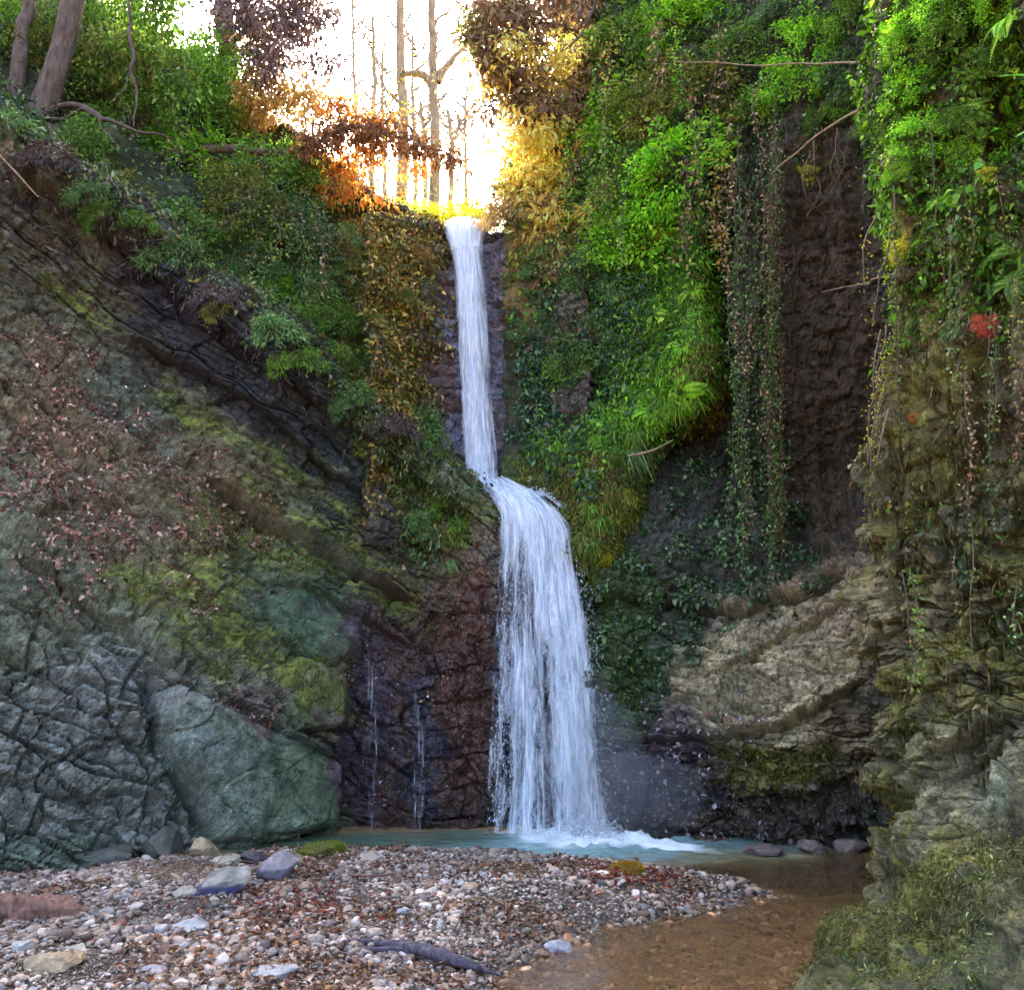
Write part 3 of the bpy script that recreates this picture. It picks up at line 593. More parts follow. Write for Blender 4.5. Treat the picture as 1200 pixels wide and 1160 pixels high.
o = fall('waterfall', [(505, 600, 269, 14.2), (508, 592, 272, 13.0), (512, 580, 280, 12.45), (520, 576, 300, 12.3), (524, 580, 340, 12.15), (526, 586, 400, 12.0), (528, 590, 460, 11.85), (530, 596, 520, 11.65), (530, 600, 560, 11.45), (532, 602, 580, 11.35)], d_up, 3, .05, 110, 300)
tag(o, 'tall narrow upper waterfall pouring white from the notch at the top', 'waterfall')
XL = lambda y: np.interp(y, [575, 610, 640, 700, 800, 950], [575, 598, 616, 626, 640, 650])
def d_lo(U, u, s, k):
    y = U[..., 1]; x = U[..., 0]
    dense = sstep(-8, 14, x - XL(y))
    right = sstep(0, .2, 1 - u)
    sparse = .42 + .11 * sstep(.0, .25, u) + .05 * np.sin(u * 60) + .1 * sstep(650, 600, y)
    v = np.where(dense > 0, dense * (.80 - .12 * k) + (1 - dense) * sparse, sparse)
    return v - .8 * (1 - right) - .8 * (1 - sstep(0, .06, u)) + .16 * sstep(680, 600, y) - .12 * noise(np.stack([u * 6, s * 1.2, 0 * u], -1), 9) * sstep(600, 680, y)
o = fall('waterfall', [(556, 600, 571, 11.4), (566, 618, 579, 11.0), (577, 642, 591, 10.6), (584, 662, 606, 10.38), (582, 680, 630, 10.24), (578, 690, 680, 10.08), (573, 706, 760, 9.85), (568, 718, 850, 9.62), (564, 728, 930, 9.42), (560, 734, 977, 9.32)], d_lo, 3, .05, 200, 320, .055, 3, FM2)
tag(o, 'broad lower waterfall fanning from the ledge into the pool', 'waterfall')
def d_tr(a): return lambda U, u, s, k: a - .7 * (1 - edge(u, .3)) + 0 * s
o = fall('waterfall', [(484, 492, 812, 9.95), (482, 498, 830, 9.8), (480, 503, 880, 9.68), (478, 506, 940, 9.55), (476, 508, 976, 9.45)], d_tr(.38), 2, .04, 30, 100, .02, 5)
tag(o, 'thin bluish trickle down the dark wet rock, right of the two side trickles', 'waterfall', 'side trickles on the wet rock')
o = fall('waterfall', [(424, 448, 745, 9.95), (422, 452, 790, 9.85), (420, 452, 860, 9.7), (418, 450, 930, 9.5), (416, 450, 977, 9.42)], d_tr(.36), 2, .04, 40, 120, .02, 6)
tag(o, 'faint purple trickle beside the big smooth slab, left of the two side trickles', 'waterfall', 'side trickles on the wet rock')

# spray where the fall meets the pool
def ico(sub=1):
    t = (1 + 5 ** .5) / 2
    V = [(-1, t, 0), (1, t, 0), (-1, -t, 0), (1, -t, 0), (0, -1, t), (0, 1, t), (0, -1, -t), (0, 1, -t), (t, 0, -1), (t, 0, 1), (-t, 0, -1), (-t, 0, 1)]
    F = [(0, 11, 5), (0, 5, 1), (0, 1, 7), (0, 7, 10), (0, 10, 11), (1, 5, 9), (5, 11, 4), (11, 10, 2), (10, 7, 6), (7, 1, 8), (3, 9, 4), (3, 4, 2), (3, 2, 6), (3, 6, 8), (3, 8, 9), (4, 9, 5), (2, 4, 11), (6, 2, 10), (8, 6, 7), (9, 8, 1)]
    V = [np.array(v, float) / np.linalg.norm(v) for v in V]
    for _ in range(sub):
        c = {}; F2 = []
        def mid(a, b):
            k = (min(a, b), max(a, b))
            if k not in c: v = V[a] + V[b]; V.append(v / np.linalg.norm(v)); c[k] = len(V) - 1
            return c[k]
        for a, b, d_ in F:
            x, y, z = mid(a, b), mid(b, d_), mid(d_, a); F2 += [(a, x, z), (b, y, x), (d_, z, y), (x, y, z)]
        F = F2
    return np.array(V), np.array(F)
def rotm(n, r, tilt=math.pi):
    a, b, c = r.random(n) * 2 * math.pi, (r.random(n) - .5) * 2 * tilt, (r.random(n) - .5) * 2 * tilt
    ca, sa, cb, sb, cc, sc_ = np.cos(a), np.sin(a), np.cos(b), np.sin(b), np.cos(c), np.sin(c); O, I = 0 * a, 0 * a + 1
    Rz = np.stack([ca, -sa, O, sa, ca, O, O, O, I], -1).reshape(n, 3, 3); Rx = np.stack([I, O, O, O, cb, -sb, O, sb, cb], -1).reshape(n, 3, 3); Ry = np.stack([cc, O, sc_, O, I, O, -sc_, O, cc], -1).reshape(n, 3, 3)
    return Rz @ Rx @ Ry
def blobs_mesh(name, pos, rad, col, mat, sub=1, flat=.6, rough=.25, seed=3, kinds=10, facet=.5):
    r = np.random.default_rng(seed); V0, F0 = ico(sub); n = len(pos)
    base = []
    for k in range(kinds):
        v = V0 * (1 + fbm(V0 * 1.4 + k * 5.1, 3, k)[:, None] * rough)
        for _ in range(5):
            d_ = nz(r.normal(0, 1, 3)); h = .55 + .3 * r.random(); over = np.clip(v @ d_ - h, 0, None); v = v - over[:, None] * d_ * .9
        base.append(v)
    base = np.array(base); kd = r.integers(0, kinds, n)
    S = np.stack([rad * (.8 + .6 * r.random(n)), rad * (.7 + .4 * r.random(n)), rad * (flat + .35 * r.random(n))], -1)
    V = np.einsum('nij,nvj->nvi', rotm(n, r, .45), base[kd] * S[:, None]) + pos[:, None]
    F = F0[None] + (np.arange(n) * len(V0))[:, None, None]
    return mesh(name, V.reshape(-1, 3), F.reshape(-1, 3), mat, np.repeat(r.random(n) > facet, len(F0)), {'Col': np.repeat(col, len(V0), 0)})
m, nt, out = newmat('spray'); b = nd(nt, 'ShaderNodeBsdfDiffuse'); b.inputs['Color'].default_value = (.85, .92, 1, 1); t = nd(nt, 'ShaderNodeBsdfTransparent'); mx = nd(nt, 'ShaderNodeMixShader'); mx.inputs[0].default_value = .55
nt.links.new(t.outputs[0], mx.inputs[1]); nt.links.new(b.outputs[0], mx.inputs[2]); nt.links.new(mx.outputs[0], out.inputs['Surface']); SPRAY = m
r = np.random.default_rng(5); n = 6000
px_ = r.normal(690, 30, n); pos = P(px_, 970 + 0 * px_, 9.3 + r.normal(0, .12, n)); pos[:, 2] = np.abs(r.normal(0, .11, n)) * np.exp(-((px_ - 686) / 45) ** 2) + .005; pos[:, 1] = 9.3 + r.normal(0, .2, n)
me = blobs_mesh('spray', pos, .003 + .008 * r.random(n) ** 2, np.ones((n, 3)) * .8, SPRAY, 0, .8)
tag(obj('spray', me), kind='stuff', label='white spray where the lower fall strikes the pool')
# splashes on the ledge between the two falls
n = 1500; px_ = r.uniform(575, 664, n); py_ = np.interp(px_, [575, 640, 664], [574, 582, 600]) - np.abs(r.normal(0, 3.5, n))
pos = P(px_, py_, np.interp(px_, [575, 664], [11.2, 10.5]) + r.normal(0, .08, n)); tag(obj('spray', blobs_mesh('spray', pos, .004 + .01 * r.random(n) ** 2, np.ones((n, 3)) * .8, SPRAY, 0, .8)), kind='stuff', label='white splashes on the ledge between the two falls')

r = np.random.default_rng(15); n = 3200; y_ = r.uniform(590, 976, n); xl = np.interp(y_, [590, 640, 700, 800, 976], [575, 584, 582, 578, 566]); xr = np.interp(y_, [590, 640, 700, 800, 976], [660, 682, 694, 714, 736])
u_ = np.where(r.random(n) < .6, .03 + r.beta(1.3, 1.6, n) * .5, 1 - r.beta(1.4, 2.5, n) * .35) + r.normal(0, .025, n); d_ = np.interp(y_, [590, 606, 630, 680, 760, 850, 976], [10.5, 10.33, 10.2, 10.04, 9.77, 9.54, 9.24]) + r.normal(0, .05, n)
me = blobs_mesh('spray', P(xl + (xr - xl) * u_, y_, d_), .002 + .005 * r.random(n) ** 3, np.ones((n, 3)) * .8, SPRAY, 0, 2.6); tag(obj('spray', me), kind='stuff', label='loose drops falling along both edges of the lower fall')

# ------------------------------------------------------------------ gravel
def stone_mat(name, bump=.4, scale=30.0):
    m, nt, out = newmat(name); L = nt.links.new
    b = nd(nt, 'ShaderNodeBsdfPrincipled', Roughness=.62); a = nd(nt, 'ShaderNodeAttribute', attribute_name='Col'); tc = nd(nt, 'ShaderNodeTexCoord')
    n = nd(nt, 'ShaderNodeTexNoise', Scale=scale, Detail=6.0, Roughness=.7); L(tc.outputs['Object'], n.inputs['Vector'])
    mr = nd(nt, 'ShaderNodeMapRange'); mr.inputs[1].default_value = .3; mr.inputs[2].default_value = .7; mr.inputs[3].default_value = .6; mr.inputs[4].default_value = 1.4; L(n.outputs['Fac'], mr.inputs[0])
    vm = nd(nt, 'ShaderNodeVectorMath', operation='SCALE'); L(a.outputs['Color'], vm.inputs[0]); L(mr.outputs[0], vm.inputs['Scale']); L(vm.outputs[0], b.inputs['Base Color'])
    bp = nd(nt, 'ShaderNodeBump', Strength=bump, Distance=.015); L(n.outputs['Fac'], bp.inputs['Height']); L(bp.outputs[0], b.inputs['Normal']); L(b.outputs[0], out.inputs['Surface'])
    return m
STONE = stone_mat('stone')
def bank_xy(n, seed, lo=.0):
    r = np.random.default_rng(seed); out_ = []
    while sum(map(len, out_)) < n:
        p = np.stack([r.uniform(0, 1, 40000) * 1760 - 500, r.uniform(985, 1210, 40000)], -1)
        g = np.array(G(p[:, 0], p[:, 1])[:2]).T
        w_ = (g[:, 1] / 9) ** 2.2                     # even density over the ground rather than over the picture
        g = g[r.random(len(g)) < w_]
        dd = poly_sd(g, BANK) + r.normal(0, .05, len(g)); g = g[dd > lo]
        out_.append(g)
    return np.concatenate(out_)[:n]
PAL = lin(np.array([(190, 174, 162), (168, 154, 144), (210, 200, 190), (136, 124, 116), (146, 126, 108), (184, 162, 144), (110, 100, 100), (160, 160, 164), (208, 200, 196), (92, 70, 62), (176, 118, 84), (146, 90, 76)]))
PW = np.array([.16, .16, .10, .14, .12, .1, .08, .07, .05, .05, .01, .02]); PW /= PW.sum()
def pal(n, r, P_=PAL, w=PW, var=.25): return P_[r.choice(len(P_), n, p=w)] * (1 + r.normal(0, var, (n, 1)).clip(-.6, .8))
r = np.random.default_rng(21); n = 47000
g = bank_xy(n, 22, -.06); rad = (np.exp(r.normal(math.log(.0098), .5, n)) * (1 + .55 * noise(np.column_stack([g * 1.9, 0 * g[:, 0]]), 18))).clip(.0045, .05)
z = shore_h(g[:, 0], g[:, 1]) + rad * .25 + r.random(n) * .012
tag(obj('gravel', blobs_mesh('gravel', np.column_stack([g, z]), rad, pal(n, r) * np.array([1.0, .93, .86]) * (.78 + .3 * noise(np.column_stack([g * 1.6, 0 * rad]), 8))[:, None] * (.62 + .38 * sstep(-.02, .22, poly_sd(g, BANK)))[:, None], STONE, 1, .55, seed=4)), kind='stuff', label='pale pink and grey gravel covering the bank')
# cobbles lying in the shallow stream and along the foot of the walls
n = 5200; px_ = r.uniform(300, 1010, n); py_ = r.uniform(1040, 1190, n); g = np.array(G(px_, py_)[:2]).T; k = poly_sd(g, BANK) < .05; g = g[k]; n = len(g); rad = np.exp(r.normal(math.log(.014), .5, n)).clip(.006, .06)
z = shore_h(g[:, 0], g[:, 1]) + rad * .1
tag(obj('stream_gravel', blobs_mesh('stream_gravel', np.column_stack([g, z]), rad, pal(n, r) * np.array([1.0, .72, .45]) * .7, STONE, 1, .5, seed=6)), kind='stuff', label='brown pebbles under the shallow stream')

# ------------------------------------------------------------------ stones one can point at
def stone(px, py, wpx, hpx, colr, label, seed, flat=None, cat='stone', tone=None, group=None, angular=6, rotz=0, moss=None, z=None, lift=.35):
    q = G(px, py, .1 if z is None else z); sc_ = q[1] / 1000 * 1.02; r = np.random.default_rng(seed)
    a, c = wpx / 2 * sc_, hpx / 2 * sc_; b = (a * .55 + c * .5)
    v, f = ico(4); v = v * (1 + .16 * fbm(v * 1.2 + seed, 3, seed)[:, None])
    for _ in range(angular * 2):
        d_ = nz(r.normal(0, 1, 3)); h = .5 + .3 * r.random(); ov = np.clip(v @ d_ - h, 0, None); v = v - ov[:, None] * d_ * .94
    v = v * (1 + .035 * fbm(v * 6 + seed, 4, seed + 2)[:, None]); v = v / np.abs(v).max(0) * [a, b, c]
    cr, sr = math.cos(rotz), math.sin(rotz); v = v @ np.array([[cr, 0, sr], [0, 1, 0], [-sr, 0, cr]])
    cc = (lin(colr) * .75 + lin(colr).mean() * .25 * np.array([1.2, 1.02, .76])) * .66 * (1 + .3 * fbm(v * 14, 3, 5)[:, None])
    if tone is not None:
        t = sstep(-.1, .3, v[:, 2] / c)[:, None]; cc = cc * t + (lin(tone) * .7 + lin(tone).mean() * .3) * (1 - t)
    me = mesh('stone', v, f, STONE, True, {'Col': cc * 1.15})
    zz = float(shore_h(np.array([q[0]]), np.array([q[1]]))[0]) if z is None else z
    o = obj('stone', me, loc=(q[0], q[1], zz + c * lift)); tag(o, label, cat, group)
    if moss:
        n = 2600; k = r.choice(len(v), n); nn = nz(v[k]); ok = nn[:, 2] > -.1; p = v[k][ok] + r.normal(0, .006, (ok.sum(), 3)); nn = nn[ok]
        V, F = leaves(p, nn + r.normal(0, .5, nn.shape), r.normal(0, 1, nn.shape), .02 + .02 * r.random(len(p)), .006)
        obj('moss', mesh('moss', V, F, LEAFC, True, {'Col': np.repeat(lin(moss) * (1 + r.normal(0, .35, (len(p), 1))).clip(.3, 2), 4, 0)}), o)
    return o
LEAFC = leaf_mat('leaf_colour', None, .3)
stone(237, 1001, 40, 34, (186, 156, 116), 'blocky yellow tan stone at the corner where the left wall meets the pool', 31, lift=.5)
stone(266, 1016, 40, 16, (186, 176, 160), 'flat pale slab of stone just right of the yellow tan stone', 32)
stone(325, 1040, 46, 34, (150, 140, 148), 'squarish grey and purple stone standing above the gravel', 33, tone=(92, 84, 100), lift=.55)
stone(258, 1060, 76, 30, (142, 144, 140), 'tilted grey wedge of rock with a dark blue underside', 34, tone=(60, 60, 110), rotz=.28, lift=.55, angular=8)
stone(212, 1064, 30, 20, (188, 178, 164), 'small cream stone touching the left end of the tilted grey wedge', 35)
stone(219, 1107, 50, 20, (160, 168, 178), 'flat light bluish stone below the tilted grey wedge', 36)
stone(62, 1147, 60, 26, (178, 150, 112), 'flat ochre stone at the bottom left of the bank', 37)
stone(25, 1131, 28, 20, (178, 184, 186), 'small bluish white stone above the flat ochre stone', 38)
stone(316, 1147, 62, 20, (168, 172, 180), 'rounded pale bluish stone on the bank below the driftwood', 39)
stone(88, 1130, 24, 12, (186, 176, 158), 'small cream stone beside the bluish white one', 40)
stone(380, 1007, 50, 22, (110, 104, 60), 'low stone under a cap of bright green moss by the pool edge', 41, moss=(130, 138, 26))
stone(735, 1026, 34, 22, (140, 104, 50), 'small stone with an orange yellow moss cap at the right of the bank', 42, moss=(176, 138, 32))
stone(432, 1016, 30, 16, (178, 162, 150), 'pinkish white stone right of the green mossy stone', 43)
stone(340, 1013, 54, 14, (134, 122, 96), 'low brown stone left of the green mossy stone', 44)
stone(296, 1012, 40, 22, (86, 74, 84), 'dark purple stone between the pale slab and the low brown stone', 45, rotz=-.4)
stone(655, 1092, 34, 16, (170, 170, 190), 'lilac grey stone at the water edge near the end of the bank', 46)
stone(475, 1073, 22, 12, (140, 170, 186), 'small blue stone in the middle of the gravel', 47)
stone(560, 1130, 22, 10, (176, 168, 160), 'small pale stone off the tip of the driftwood', 48)
stone(8, 1078, 26, 20, (184, 164, 140), 'cream stone at the left edge above the rotten log', 49)
stone(250, 1128, 34, 14, (170, 164, 164), 'light grey stone between the bluish stones', 50)
stone(180, 1152, 34, 14, (168, 166, 176), 'oval lilac stone at the bottom of the bank', 51)
stone(400, 1062, 26, 10, (196, 188, 186), 'white oval stone above the driftwood', 52)
stone(120, 1012, 70, 30, (86, 92, 84), 'dark grey rock at the foot of the left wall', 53, z=.0, lift=.3)
stone(190, 1005, 50, 46, (92, 92, 84), 'grey upright rock at the foot of the left wall beside the yellow tan stone', 54, z=.0, lift=.4)
stone(1000, 998, 40, 26, (140, 118, 112), 'pinkish rock at the foot of the right wall near the corner', 55, z=0, lift=.5)
stone(895, 1000, 50, 16, (110, 96, 98), 'low dark rock at the foot of the right wall', 56, z=0, lift=.4)
stone(950, 998, 34, 20, (122, 104, 98), 'brown rock between two others at the foot of the right wall', 57, z=0, lift=.4)

# ------------------------------------------------------------------ driftwood, log, dry roots, fallen leaves
WOODB = bark_mat('wet_driftwood', lin((34, 30, 42)), lin((104, 94, 106)), 34); WOODR = bark_mat('rotten_wood', lin((84, 58, 48)), lin((146, 108, 92)), 40)
def limb(pts, rads, n=60, wob=.02, seed=0):
    pts = np.asarray(pts, float); W = crmat(n, len(pts)); q = W @ pts; rr = np.interp(np.linspace(0, 1, n), np.linspace(0, 1, len(rads)), rads)
    q = q + np.stack([noise(q * 3 + k * 9, seed + k) for k in range(3)], -1) * wob
    return q, rr
def bumped(name, paths, mat, seg=20, amp=.2, seed=0, fr=(14, 14, 14)):
    V, F = tubes(paths, seg); c = np.concatenate([np.repeat(p, seg, 0) for p, _ in paths]); d_ = V - c
    V = c + d_ * (1 + amp * fbm(V * np.array(fr), 4, seed))[:, None]
    return mesh(name, V, F, mat)
def gz(px, py, h=.03): q = G(px, py, .1); return np.array([q[0], q[1], max(float(shore_h(np.array([q[0]]), np.array([q[1]]))[0]), -.02) + h])
def gx_(px, py, h=0): q = G(px, py, .1 + h); return np.array([q[0], q[1], .1 + h])
o = obj('driftwood', bumped('driftwood', [limb([gx_(396, 1101, .02), gx_(440, 1104, .03), gx_(480, 1109, .04), gx_(512, 1118, .03), (gx_(548, 1130)), gx_(586, 1142, -.05)], [.006, .018, .03, .034, .024, .004], 80, .006), limb([gx_(398, 1111, .0), gx_(430, 1112, .01), gx_(465, 1113, .02), gx_(500, 1116, .02)], [.004, .012, .02, .02], 40, .006)], WOODB, 24, .13, 3, (3, 60, 60)))
tag(o, 'dark bluish piece of driftwood tapering to a point, lying at the edge of the gravel', 'driftwood')
o = obj('log', bumped('log', [limb([gz(-60, 1078, .03), gz(0, 1084, .04), gz(40, 1088, .04), gz(80, 1090, .03), gz(108, 1092, -.02)], [.075, .085, .085, .06, .01], 60, .02)], WOODR, 32, .35, 5, (6, 30, 30)))
tag(o, 'reddish brown rotten log half sunk in the gravel at the left', 'log')
o = obj('twig', bumped('twig', [limb([gz(408, 1042), gz(440, 1040), gz(480, 1034)], [.007, .01, .004], 30, .01)], WOODR, 8, .2)); tag(o, 'short red brown twig lying on the gravel above the driftwood', 'twig')
r = np.random.default_rng(8); paths = []
for k in range(70):
    a = gz(r.uniform(150, 262), r.uniform(1016, 1044), .02); d_ = r.normal(0, .12, 3) * [1, .6, .25]
    paths.append(limb([a, a + d_ + [0, 0, .05], a + 2 * d_ + [0, 0, .01]], [.004, .003, .002], 8, .03, k))
V, F = tubes(paths, 4); o = obj('root_tangle', mesh('root_tangle', V, F, bark_mat('dry_root', lin((110, 84, 60)), lin((150, 124, 96)), 30))); tag(o, 'tangle of dry brown roots washed up below the left wall', 'roots')
LIT = lin(np.array([(160, 130, 110), (130, 100, 80), (184, 156, 136), (112, 82, 60), (160, 116, 76), (140, 74, 50), (90, 70, 54), (200, 180, 164)]))
n = 19000; g = bank_xy(n, 77, .05); g = g[noise(np.column_stack([g * 1.7, 0 * g[:, 0]]), 28) + .5 * noise(np.column_stack([g * 5, 0 * g[:, 0]]), 29) > .15]; n = len(g); r = np.random.default_rng(78); pos = np.column_stack([g, shore_h(g[:, 0], g[:, 1]) + .025 + .01 * r.random(n)])
d_ = r.normal(0, 1, (n, 3)) * [1, 1, .25]; up = r.normal(0, .45, (n, 3)) + [0, 0, 1]
V, F = leaves(pos, d_, up, .03 + .035 * r.random(n), .016 + .015 * r.random(n), .25, .2)
w_ = np.array([.16, .18, .12, .18, .1, .06, .14, .06]); tag(obj('fallen_leaves', mesh('fallen_leaves', V, F, LEAFC, True, {'Col': np.repeat(pal(n, r, LIT, w_), 4, 0)})), kind='stuff', label='brown and reddish leaves scattered over the gravel')
n = 700; px_ = np.concatenate([r.normal(735, 26, n // 2), r.normal(350, 60, n // 2)]); py_ = np.concatenate([r.normal(1028, 6, n // 2), r.normal(1070, 14, n // 2)]); g = np.array(G(px_, py_, .1)[:2]).T
pos = np.column_stack([g, np.maximum(shore_h(g[:, 0], g[:, 1]), 0) + .028]); V, F = leaves(pos, r.normal(0, 1, (n, 3)) * [1, 1, .25], r.normal(0, .45, (n, 3)) + [0, 0, 1], .03 + .03 * r.random(n), .018, .25, .2)
tag(obj('fallen_leaves', mesh('fallen_leaves', V, F, LEAFC, True, {'Col': np.repeat(pal(n, r, lin(np.array([(150, 60, 44), (120, 50, 40), (176, 84, 50)])), [.4, .4, .2]), 4, 0)})), kind='stuff', label='dark red leaves drifted round the stones of the bank')

# veil of fine spray hanging round the foot of the lower fall
m, nt, out = newmat('mist'); vs = nd(nt, 'ShaderNodeVolumeScatter', Density=.28); vs.inputs['Color'].default_value = (.8, .9, 1, 1); nt.links.new(vs.outputs[0], out.inputs['Volume'])
v, f = ico(3)
for (px, py, d_, rx, ry, rz, nm) in [(690, 900, 9.2, .62, .42, .85, 'fine mist round the foot of the lower fall'), (745, 930, 9.1, .75, .4, .42, 'low mist drifting right of the foot of the lower fall')]:
    c = P(px, py, d_); o = obj('mist', mesh('mist', v * [rx, ry, rz], f, m), loc=tuple(c)); tag(o, nm, kind='stuff')

# ------------------------------------------------------------------ vegetation: materials
gl = lambda *cs: [tuple(np.minimum(lin(c) * 1.7, .8)) for c in cs]
LM = {
 'green': leaf_mat('leaf_green', gl((42, 62, 20), (70, 104, 28), (98, 134, 42), (134, 162, 70)), .35),
 'deep': leaf_mat('leaf_deep', gl((36, 54, 26), (60, 92, 42), (90, 126, 62), (134, 158, 104)), .3, .4),
 'lime': leaf_mat('leaf_lime', gl((50, 96, 14), (92, 150, 24), (130, 180, 36), (170, 200, 70)), .45),
 'olive': leaf_mat('leaf_olive', gl((48, 56, 22), (78, 88, 32), (112, 116, 44), (146, 140, 74)), .35),
 'gold': leaf_mat('leaf_gold', gl((140, 104, 44), (190, 150, 66), (220, 186, 90), (236, 214, 140)), .5),  # gold, yellow and ochre leaf tones raised to hold sunlight in their colour
 'yellow': leaf_mat('leaf_yellow', gl((140, 130, 20), (190, 176, 30), (214, 200, 60), (160, 170, 40)), .5),
 'ochre': leaf_mat('leaf_ochre', gl((110, 84, 48), (156, 122, 66), (186, 152, 90), (134, 126, 60)), .35),
 'umber': leaf_mat('leaf_umber', gl((60, 46, 38), (96, 74, 56), (136, 110, 80), (170, 148, 110)), .3),
 'purple': leaf_mat('leaf_purple', gl((42, 34, 40), (70, 56, 60), (104, 86, 84), (140, 122, 112)), .2),
 'orange': leaf_mat('leaf_orange', gl((124, 70, 34), (176, 104, 44), (206, 146, 66), (140, 84, 50)), .5),
 'maroon': leaf_mat('leaf_maroon', gl((56, 38, 28), (90, 60, 38), (124, 84, 48), (84, 76, 44)), .3),
 'red': leaf_mat('leaf_red', gl((130, 34, 30), (176, 60, 46), (196, 96, 70), (110, 40, 40)), .35),
}
BARK = bark_mat('bark', lin((58, 48, 44)), lin((116, 98, 86))); GLAREB = bark_mat('glare_pale_bark', lin((120, 106, 82)), lin((178, 160, 130))); TWIG = bark_mat('twig_bark', lin((70, 56, 46)), lin((120, 104, 88)), 30)  # the pale bark carries the washed-out glare of the gap in its colour
DRYB = bark_mat('dry_stem', lin((120, 98, 76)), lin((170, 150, 124)), 30)

# ------------------------------------------------------------------ plant shapes (unit size, reused)
def crown_mesh(name, cen, rad, per, L, W, seed, droop=.5, out=1.0, fold=.25, curl=.15, shape=4, org=(0, 0, 0), spread=1.0):
    """leaves in clumps round the twig ends cen, hanging and facing outward"""
    r = np.random.default_rng(seed); n = len(cen); k = np.repeat(np.arange(n), per); N = len(k)
    rad = np.broadcast_to(rad, n)[k]; off = r.normal(0, .5, (N, 3)) * rad[:, None] * [1, 1, .8]
    pos = cen[k] + off; dirc = nz(off) * .8 * spread + nz(pos - np.array(org)) * out + r.normal(0, .45, (N, 3)); dirc[:, 2] -= droop
    up = r.normal(0, .5, (N, 3)) + [0, -.25, 1.0]
    V, F = leaves(pos, dirc, up, L * (lz := .5 + 1.2 * r.random(N) ** 2), W * lz * (.8 + .4 * r.random(N)), fold, curl, shape)
    vn = {4: 4, 8: 8}[shape]; cl = r.random(n)[k]; rv = np.clip(.55 * r.random(N) + .45 * cl, 0, 1)
    return mesh(name, V, F, None, True, {'r': np.repeat(rv, vn)})
def shrub_proto(seed, L=.085, W=.045, clumps=95, per=30, droop=.5, tall=1.0, drape=0.0):
    r = np.random.default_rng(seed); d_ = nz(r.normal(0, 1, (clumps, 3)) * [1, 1, .9]); d_[:, 2] = np.abs(d_[:, 2]) * 1.05 - .25
    rr = (.45 + .55 * r.random(clumps) ** .6) * (1 + .35 * noise(d_ * 1.7 + seed, seed)); cen = d_ * rr[:, None] * [1, 1, tall]; cen[:, 2] -= drape * rr ** 2
    cr = crown_mesh('crown', cen, .17, per, L, W, seed, droop)
    paths = []
    for c in cen[::2]:
        mid = c * .5 + r.normal(0, .07, 3) + [0, 0, .1]; paths.append(limb([(0, 0, -.25), mid * .6, mid, c], [.016, .010, .006, .003], 9, .03, seed))
    V, F = tubes(paths, 4); return cr, mesh('stem', V, F, TWIG)
def fern_proto(seed, n=16, L=1.0):
    r = np.random.default_rng(seed); VV, FF, RR, n0, paths = [], [], [], 0, []
    for k in range(n):
        a = r.random() * 6.283; e = r.uniform(.25, 1.0); d_ = np.array([math.cos(a), math.sin(a), e]); l = L * r.uniform(.6, 1)
        t = np.linspace(0, 1, 22)[:, None]; q = d_ * l * t * .8 + np.array([0, 0, -.75 * l]) * t ** 2.2
        paths.append((q, np.linspace(.008, .002, 22)))
        T = nz(np.gradient(q, axis=0)); s = nz(np.cross(T, [0, 0, 1.])); 
        for sg in (-1, 1):
            V, F = leaves(q[2:], s[2:] * sg + T[2:] * .45 - [0, 0, .15], np.cross(s[2:], T[2:]) , .20 * l * np.sin(np.linspace(.35, 3.0, 20)) + .02, .055 * l, .1)
            VV.append(V); FF.append(F + n0); n0 += len(V); RR.append(np.repeat(r.random() * .6 + .4 * r.random(20), 4))
    V, F = tubes(paths, 3)
    return mesh('frond', np.concatenate(VV), np.concatenate(FF), None, True, {'r': np.concatenate(RR)}), mesh('stem', V, F, TWIG)
def grass_proto(seed, n=260, L=1.0, droop=1.1):
    r = np.random.default_rng(seed); V0, F0, R0 = [], [], []; m_ = 6
    a = r.random(n) * 6.283; e = r.uniform(.15, 1.3, n); l = L * r.uniform(.4, 1, n); base_ = r.normal(0, .12, (n, 3)) * [1, 1, .2]
    d_ = nz(np.stack([np.cos(a), np.sin(a), e], -1)); s = nz(np.cross(d_, [0, 0, 1.])); t = np.linspace(0, 1, m_)
    q = base_[:, None] + d_[:, None] * (l[:, None] * t)[..., None] + np.array([0, 0, -1.]) * (droop * l[:, None] * t ** 2.2)[..., None]
    w_ = .013 * np.sin(np.linspace(.6, 3.13, m_))[None, :, None] * np.ones((n, 1, 1))
    V = np.stack([q - s[:, None] * w_, q + s[:, None] * w_], 2).reshape(-1, 3)
    i = (np.arange(n) * m_ * 2)[:, None] + (np.arange(m_ - 1) * 2)[None]
    F = np.stack([i, i + 1, i + 3, i + 2], -1).reshape(-1, 4)
    return mesh('grass_tuft', V, F, None, True, {'r': np.repeat(r.random(n), m_ * 2)})
SHR = [shrub_proto(s) for s in (1, 2, 3)]; WIL = [shrub_proto(s, .15, .034, 80, 24, .9, 1.1, .35) for s in (4, 5)]; FINE = [shrub_proto(s, .055, .032, 120, 34, .35) for s in (6, 7)]
FERN = [fern_proto(s) for s in (1, 2)]; GRS = [grass_proto(1), grass_proto(2, 200, 1, 1.5)]
def setmat(o, m_):
    o.material_slots[0].link = 'OBJECT'; o.material_slots[0].material = m_
for g_ in SHR + WIL + FINE + FERN:
    g_[0].materials.append(LM['green'])
for g_ in GRS: g_.materials.append(LM['lime'])
R_ = random.Random(3)
